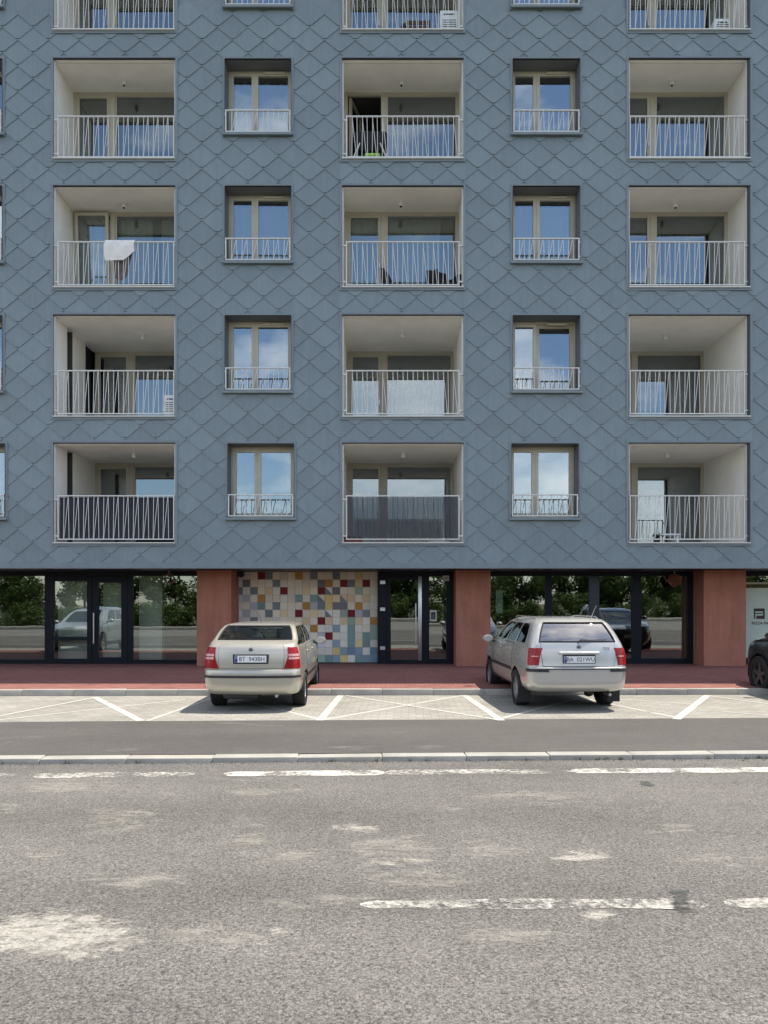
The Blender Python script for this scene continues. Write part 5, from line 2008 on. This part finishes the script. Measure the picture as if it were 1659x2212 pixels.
for sx in (-1, 1):
    for sy in (-1, 1):
        MB().box(sx * .33 - .02, sx * .33 + .02, sy * .19 - .02, sy * .19 + .02, 0, .23).build('leg', 'dark_trim', T, local=True)

# black pushchair-like seat with lime green trim on the upper middle balcony
zf = floor_z(1, 1)
T = thing('pushchair', 'black pushchair with lime green lower trim on the upper middle balcony', 'pushchair', (fx(799), YF + .50, zf), 0)
hd = MB()
rows = []
for j in range(9):
    a = math.pi * j / 8 * .72
    rows.append([(.42 * (i / 8 * 2 - 1) * (1 - .18 * math.sin(a)), .26 - .46 * math.sin(a * .8), .98 - .48 * (1 - math.cos(a)) * .7 + .04 * math.cos((i / 8 * 2 - 1) * 1.4) - .10 * abs(i / 8 * 2 - 1) ** 2) for i in range(9)])
hd.grid(rows)
hd.build('hood', 'black_cloth', T, smooth=60, local=True)
MB().box(-.38, .38, -.20, .34, .30, .62).build('seat', 'black_cloth', T, bevel=.07, smooth=45, local=True)
MB().box(-.40, .44, -.30, -.12, .34, .86).build('apron', 'black_cloth', T, bevel=.06, smooth=45, local=True)
MB().box(-.14, .26, -.42, -.05, .14, .22).build('basket', 'lime', T, bevel=.035, smooth=45, local=True)
for s, dx in ((-1, -.12), (1, .12)):
    for yy in (-.2, .28):
        MB().tube([(s * .42, yy - .2, .10), (s * .28 - dx * .2, yy * .4 - .2, .55)], .020, 8).build('strut', 'white_metal', T, smooth=50, local=True)
        MB().lathe([(.02, -.03), (.09, -.028), (.105, 0), (.09, .028), (.02, .03)], c=(s * .42, yy, .105), axis='x', n=18).build('wheel', 'rubber', T, smooth=45, local=True)
MB().tube([(.30, .2, .62), (.46, .42, .98), (-.30, .42, .98), (-.36, .2, .62)], .016, 8).build('handle', 'black_plastic', T, smooth=50, local=True)


def ac_unit(label, x, y, z, w, h):
    T = thing('air_conditioner', label, 'air conditioner', (x, y, z), 0, 'white air conditioner units on balconies')
    MB().box(-w / 2, w / 2, -.16, .16, .05, h).build('casing', 'white_plastic', T, bevel=.02, smooth=40, local=True)
    for s in (-1, 1):
        MB().box(s * w * .36 - .03, s * w * .36 + .03, -.17, .17, 0, .05).build('foot', 'black_plastic', T, local=True)
    g = MB()
    for k in range(5):
        g.box(-w * .38, w * .38, -.168, -.160, .16 + k * .055, .175 + k * .055)
    g.build('vent', 'dark_trim', T, local=True)
    MB().box(-w * .3, w * .3, -.167, -.160, h - .12, h - .09).build('slot', 'dark_trim', T, local=True)
    return T


ac_unit('white box unit at the right end of the top middle balcony', fx(971), YF + .30, floor_z(0, 1), .46, .64)
ac_unit('white box unit at the right of the top right balcony', fx(1572), YF + .45, floor_z(0, 2), .40, .55)
ac_unit('white box unit at the right end of a balcony two floors above the red pier', fx(367), YF + .26, floor_z(3, 0), .36, .58)
# slatted crate and ball, top middle balcony
zf = floor_z(0, 1)
T = thing('crate', 'dark brown slatted crate on the top middle balcony', 'crate', (fx(905), YF + .35, zf), 0)
for k in range(3):
    MB().box(-.28, .28, -.18, -.16, .04 + k * .13, .14 + k * .13).build('slat', 'crate_brown', T, local=True)
    MB().box(-.28, .28, .16, .18, .04 + k * .13, .14 + k * .13).build('slat', 'crate_brown', T, local=True)
for s in (-1, 1):
    MB().box(s * .29 - .012, s * .29 + .012, -.18, .18, .02, .42).build('side_board', 'crate_brown', T, local=True)
MB().box(-.28, .28, -.155, .155, .02, .04).build('base_board', 'crate_brown', T, local=True)
mb = MB().lathe([(.001, -.11), (.06, -.092), (.10, -.045), (.11, 0), (.10, .045), (.06, .092), (.001, .11)], c=(fx(876), YF + .42, zf + .40), n=20)
tag(mb.build('ball', 'navy_ball', smooth=70), 'dark blue ball on a stool beside the brown crate', 'ball')
T = thing('stool', 'small dark stool carrying a blue ball on the top balcony', 'stool', (fx(876), YF + .42, zf), 0)
MB().lathe([(.15, .25), (.15, .285)], n=20).build('seat', 'dark_trim', T, local=True)
for k in range(3):
    a = k * 2.09 + .4
    MB().tube([(.13 * math.cos(a), .13 * math.sin(a), 0), (.09 * math.cos(a), .09 * math.sin(a), .25)], .012, 6).build('leg', 'dark_trim', T, local=True)
# bottom row: red planter, white tray, white table
zf = floor_z(4, 1)
T = thing('planter', 'red trough at the left foot of the lowest middle balcony', 'planter', (fx(763), YF + .14, zf), 0)
MB().box(-.24, .24, -.09, .09, 0, .16).build('trough', 'pot_red', T, bevel=.02, smooth=40, local=True)
MB().box(-.25, .25, -.10, .10, .14, .165).build('rim', 'pot_red', T, bevel=.008, local=True)
MB().box(-.21, .21, -.07, .07, .15, .17).build('soil', 'black_cloth', T, local=True)
mb = MB()
mb.lathe([(.02, .004), (.26, .008), (.30, .07), (.29, .07), (.25, .02), (.02, .016)], c=(0, 0, 0), n=24)
mb.v = [(fx(950) + a, YF + .24 + b * .5, zf + c) for a, b, c in mb.v]
tag(mb.build('tray', 'white_plastic', smooth=50), 'pale shallow tray lying under the railing of the lowest middle balcony', 'tray')
zf = floor_z(4, 2)
T = thing('side_table', 'small white table low behind the bars of the lowest right balcony', 'table', (fx(1462), YF + .7, zf), 0)
MB().box(-.30, .30, -.22, .22, .24, .28).build('tabletop', 'white_plastic', T, bevel=.012, local=True)
for sx in (-1, 1):
    MB().box(sx * .24 - .03, sx * .24 + .03, -.16, .16, 0, .24).build('leg', 'white_plastic', T, bevel=.008, local=True)
T = thing('flower_pot', 'dark pot with a short green plant beside the small white table', 'plant', (fx(1436), YF + .55, zf), 0)
MB().lathe([(.07, 0), (.10, .16), (.105, .17)], n=16).build('pot', 'dark_trim', T, smooth=40, local=True)
lf = MB()
for k in range(40):
    a, b = random.uniform(0, 6.28), random.uniform(.3, 1.2)
    c = Vector((0, 0, .16))
    d = Vector((math.cos(a) * math.cos(b), math.sin(a) * math.cos(b), math.sin(b)))
    s = Vector((-math.sin(a), math.cos(a), 0)) * .02
    l_ = random.uniform(.10, .22)
    lf.face([c + d * .03, c + d * l_ * .6 + s, c + d * l_, c + d * l_ * .6 - s])
lf.build('leaves', 'leaf', T, local=True)

# curtains behind some panes
def curtain(label, x0, x1, y, z0, z1, mat, group='curtains behind the panes'):
    mb = MB()
    n = max(8, int((x1 - x0) / .035))
    ph = random.uniform(0, 6)
    rows = [[(x0 + (x1 - x0) * i / n, y + .028 * math.sin(i * 1.15 + ph) + .012 * math.sin(i * .43 + j * .3), z0 + (z1 - z0) * j / 4) for i in range(n + 1)] for j in range(5)]
    mb.grid(rows)
    tag(mb.build('curtain', mat, smooth=70), label, 'curtain', group)


q = log_q(2, 0)
curtain('grey net curtain behind the wide pane beside the white towel', q[0] + 1.2, q[0] + 2.05, YF + 1.45, q[2] + .1, q[3] - .1, 'curtain_grey')
curtain('grey net curtain at the far right behind the pane of the towel balcony', q[0] + 2.3, q[1] - .1, YF + 1.45, q[2] + .1, q[3] - .1, 'curtain_grey')
curtain('grey curtain behind the tipped balcony door left of the towel', q[0] + .2, q[0] + .92, YF + 1.5, q[2] + .1, q[3] - .1, 'curtain_grey')
q = log_q(2, 1)
curtain('grey curtain behind the wide pane above the two black chairs', q[0] + 1.2, q[0] + 2.6, YF + 1.45, q[2] + .1, q[3] - .1, 'curtain_grey')
curtain('dark curtain drawn to the right edge above the black armchair', q[0] + 2.66, q[1] - .09, YF + 1.42, q[2] + .1, q[3] - .1, 'curtain_dark')
curtain('pale curtain behind the balcony door left of the reclined chair', q[0] + .2, q[0] + .92, YF + 1.45, q[2] + .1, q[3] - .1, 'curtain_grey')
for (r, c, lab) in ((2, 1, 'thin curtain behind the window between the towel balcony and the black chairs'), (2, 2, 'thin curtain behind the third floor window left of the far right balconies'),
                    (1, 1, 'thin curtain behind the upper window left of the pushchair balcony')):
    q = [w_ for w_ in WIN if w_[0] == r and w_[1] == c][0][2]
    curtain(lab, q[0] + .14, q[1] - .14, YF + .60, q[2] + .2, q[3] - .2, 'curtain_grey')

# ------------------------------------------------------------------ small things at the shop fronts
def wreath(name, label, px, py, rad, y, mat, filled):
    x, z = (px - CX) * y / FPX, H_EYE + (CY - py) * y / FPX
    T = thing(name, label, 'wreath', (x, y, z), 0)
    for k in range(4 if not filled else 7):
        ph = random.uniform(0, 6)
        a_ = rad * random.uniform(.86, 1.0) if not filled else rad * (.35 + .65 * k / 6)
        MB().tube([(a_ * math.cos(t_) + .012 * math.sin(3 * t_ + ph), .02 * math.sin(2 * t_ + ph), a_ * math.sin(t_) + .012 * math.cos(4 * t_ + ph)) for t_ in [i * math.pi / 14 for i in range(28)]], .016, 6, closed=True).build('twig_ring', mat, T, smooth=60, local=True)
    ztop = ZB - z
    MB().tube([(-.03 if not filled else .0, 0, ztop), (.02 if not filled else 0, 0, rad)], .010, 6).build('ribbon', 'ribbon', T, local=True)
    if not filled:
        MB().lathe([(.001, -.03), (.03, 0), (.001, .03)], c=(0, -.02, -rad), n=10).build('bead', 'ribbon', T, local=True)
    return T


wreath('wreath', 'thin wicker ring wreath hanging by a ribbon before the left shop glass', 366, 1250.5, .145, YG - .25, 'wicker', False)
wreath('wreath', 'reddish woven disc wreath hanging by a cord before the right shop glass', 1457, 1253.5, .165, YG - .25, 'wicker_red', True)


def sign_sheet(name, label, px0, px1, py0, py1, y, mat, group=None):
    x0, x1 = (px0 - CX) * y / FPX, (px1 - CX) * y / FPX
    z0, z1 = H_EYE + (CY - py1) * y / FPX, H_EYE + (CY - py0) * y / FPX
    T = thing(name, label, 'sign', ((x0 + x1) / 2, y, z0), 0, group)
    MB().box(-(x1 - x0) / 2, (x1 - x0) / 2, -.003, .003, 0, z1 - z0).build('sheet', mat, T, local=True)
    return T, x1 - x0, z1 - z0


T, w, h = sign_sheet('house_number_sign', 'small white number plate high on the glass beside the entrance door', 956, 970, 1243.5, 1255, YG - .035, 'paper')
obj_mesh('lettering', text_mesh('lettering', '3/B', h * .62, 'ink', .001), T, (0, -.005, h / 2))
T, w, h = sign_sheet('poster', 'pale poster with a dark picture stuck to the glass right of the entrance door', 928.5, 943.5, 1318, 1342, YG + .02, 'paper')
MB().box(-w * .33, w * .30, -.0055, -.0035, h * .16, h * .82).build('picture', 'seat_cloth', T, local=True)
MB().box(-w * .12, w * .12, -.0075, -.0055, h * .22, h * .60).build('figure', 'seat_pale', T, local=True)
T, w, h = sign_sheet('notice', 'tall pale notice sheet behind the glass next to the middle red pier', 1071, 1086, 1275, 1325, YG + .05, 'film_green')
# square spiral emblem and lettering on the film at the far right
ye = YG + .003
x, z = (1640.5 - CX) * ye / FPX, H_EYE + (CY - 1325.5) * ye / FPX
s_ = 22.5 * ye / FPX
T = thing('shop_sign', 'dark square spiral emblem with a line of lettering on the far right shop glass', 'sign', (x, ye, z), 0)
for nm, a, b, c, d in (('bar', -.5, .5, .22, .5), ('bar', .36, .5, -.5, .22), ('bar', -.5, -.40, -.5, .22), ('bar', -.27, .36, -.5, -.20), ('bar', -.36, .24, -.04, .06)):
    MB().box(a * s_, b * s_, -.003, .003, c * s_, d * s_).build('bar', 'brown_ink', T, local=True)
obj_mesh('lettering', text_mesh('lettering', 'PIZZA PAZZA', .112, 'brown_ink', .001), T, (.13, 0, (1325.5 - 1346.5) * ye / FPX))

# ------------------------------------------------------------------ trees across the road (mirrored in the glass)
def crown_mesh(seed, rx, rz, z0, n, leaf=0.22):
    rnd = random.Random(seed)
    mb = MB()
    blobs = []
    for k in range(16):
        a, e = rnd.uniform(0, 6.28), rnd.uniform(-.9, 1.3)
        d = rnd.uniform(.35, .85)
        blobs.append((Vector((rx * d * math.cos(a) * math.cos(e), rx * d * math.sin(a) * math.cos(e), z0 + rz * (1 + d * math.sin(e)))), rnd.uniform(.38, .62) * rx * .7))
    for i in range(n):
        c, r_ = blobs[i % len(blobs)]
        d = Vector((rnd.gauss(0, 1), rnd.gauss(0, 1), rnd.gauss(0, 1))).normalized()
        p = c + d * r_ * rnd.uniform(.55, 1.08)
        u = Vector((rnd.gauss(0, 1), rnd.gauss(0, 1), rnd.gauss(0, 1) * .6)).normalized()
        w_ = u.cross(d)
        if w_.length < .1:
            continue
        w_.normalize()
        l_ = leaf * rnd.uniform(.6, 1.3)
        mb.face([p - u * l_ * .5, p + w_ * l_ * .3, p + u * l_ * .5, p - w_ * l_ * .3])
    return mb.mesh('crown', ['leaf'])


def trunk_mesh(seed, h, r_):
    rnd = random.Random(seed)
    mb = MB()
    pts = [(0, 0, -.2)] + [(rnd.uniform(-.06, .06) * k, rnd.uniform(-.06, .06) * k, h * k / 5) for k in range(1, 6)]
    mb.tube(pts, [r_ * 1.3, r_, r_ * .9, r_ * .75, r_ * .6, r_ * .4], 9)
    for k in range(6):
        a = k * 1.05 + rnd.uniform(-.3, .3)
        b = Vector(pts[3 + k % 3])
        mb.tube([b, b + Vector((math.cos(a) * .5, math.sin(a) * .5, .6)), b + Vector((math.cos(a) * 1.1, math.sin(a) * 1.1, 1.5))], [r_ * .4, r_ * .28, r_ * .12], 6)
    return mb.mesh('trunk', ['bark'], smooth=50)


crowns = [crown_mesh(3, 2.5, 2.5, .9, 4600, .26), crown_mesh(5, 2.3, 2.8, 1.0, 4600, .26), crown_mesh(9, 2.8, 2.2, .8, 4600, .26)]
trunks = [trunk_mesh(k, 4.2, .14) for k in range(2)]
rt = random.Random(11)
for i in range(28):
    x = -36 + i * 2.65 + rt.uniform(-.9, .9)
    y = -19.0 - (i % 3) * 1.7 + rt.uniform(-.8, .8)
    T = thing('broadleaf_tree', 'broadleaf tree across the road, seen only mirrored in the shop glass', 'tree', (x, y, 0), rt.uniform(0, 6.28), 'trees across the road')
    sc = rt.uniform(.85, 1.1)
    T.scale = (sc, sc, sc)
    for nm, me in (('trunk', trunks[i % 2]), ('crown', crowns[i % 3])):
        o = bpy.data.objects.new(nm, me)
        COL.objects.link(o)
        o.parent = T
bush = crown_mesh(21, 1.5, 1.0, .0, 2300, .19)
for i in range(36):
    x = -35 + i * 1.95 + rt.uniform(-.6, .6)
    y = -16.6 + (i % 2) * -.8 + rt.uniform(-.3, .3)
    T = thing('shrub', 'leafy shrub across the road, seen only mirrored in the shop glass', 'shrub', (x, y, 0), rt.uniform(0, 6.28), 'shrubs across the road')
    o = bpy.data.objects.new('foliage', bush)
    COL.objects.link(o)
    o.parent = T
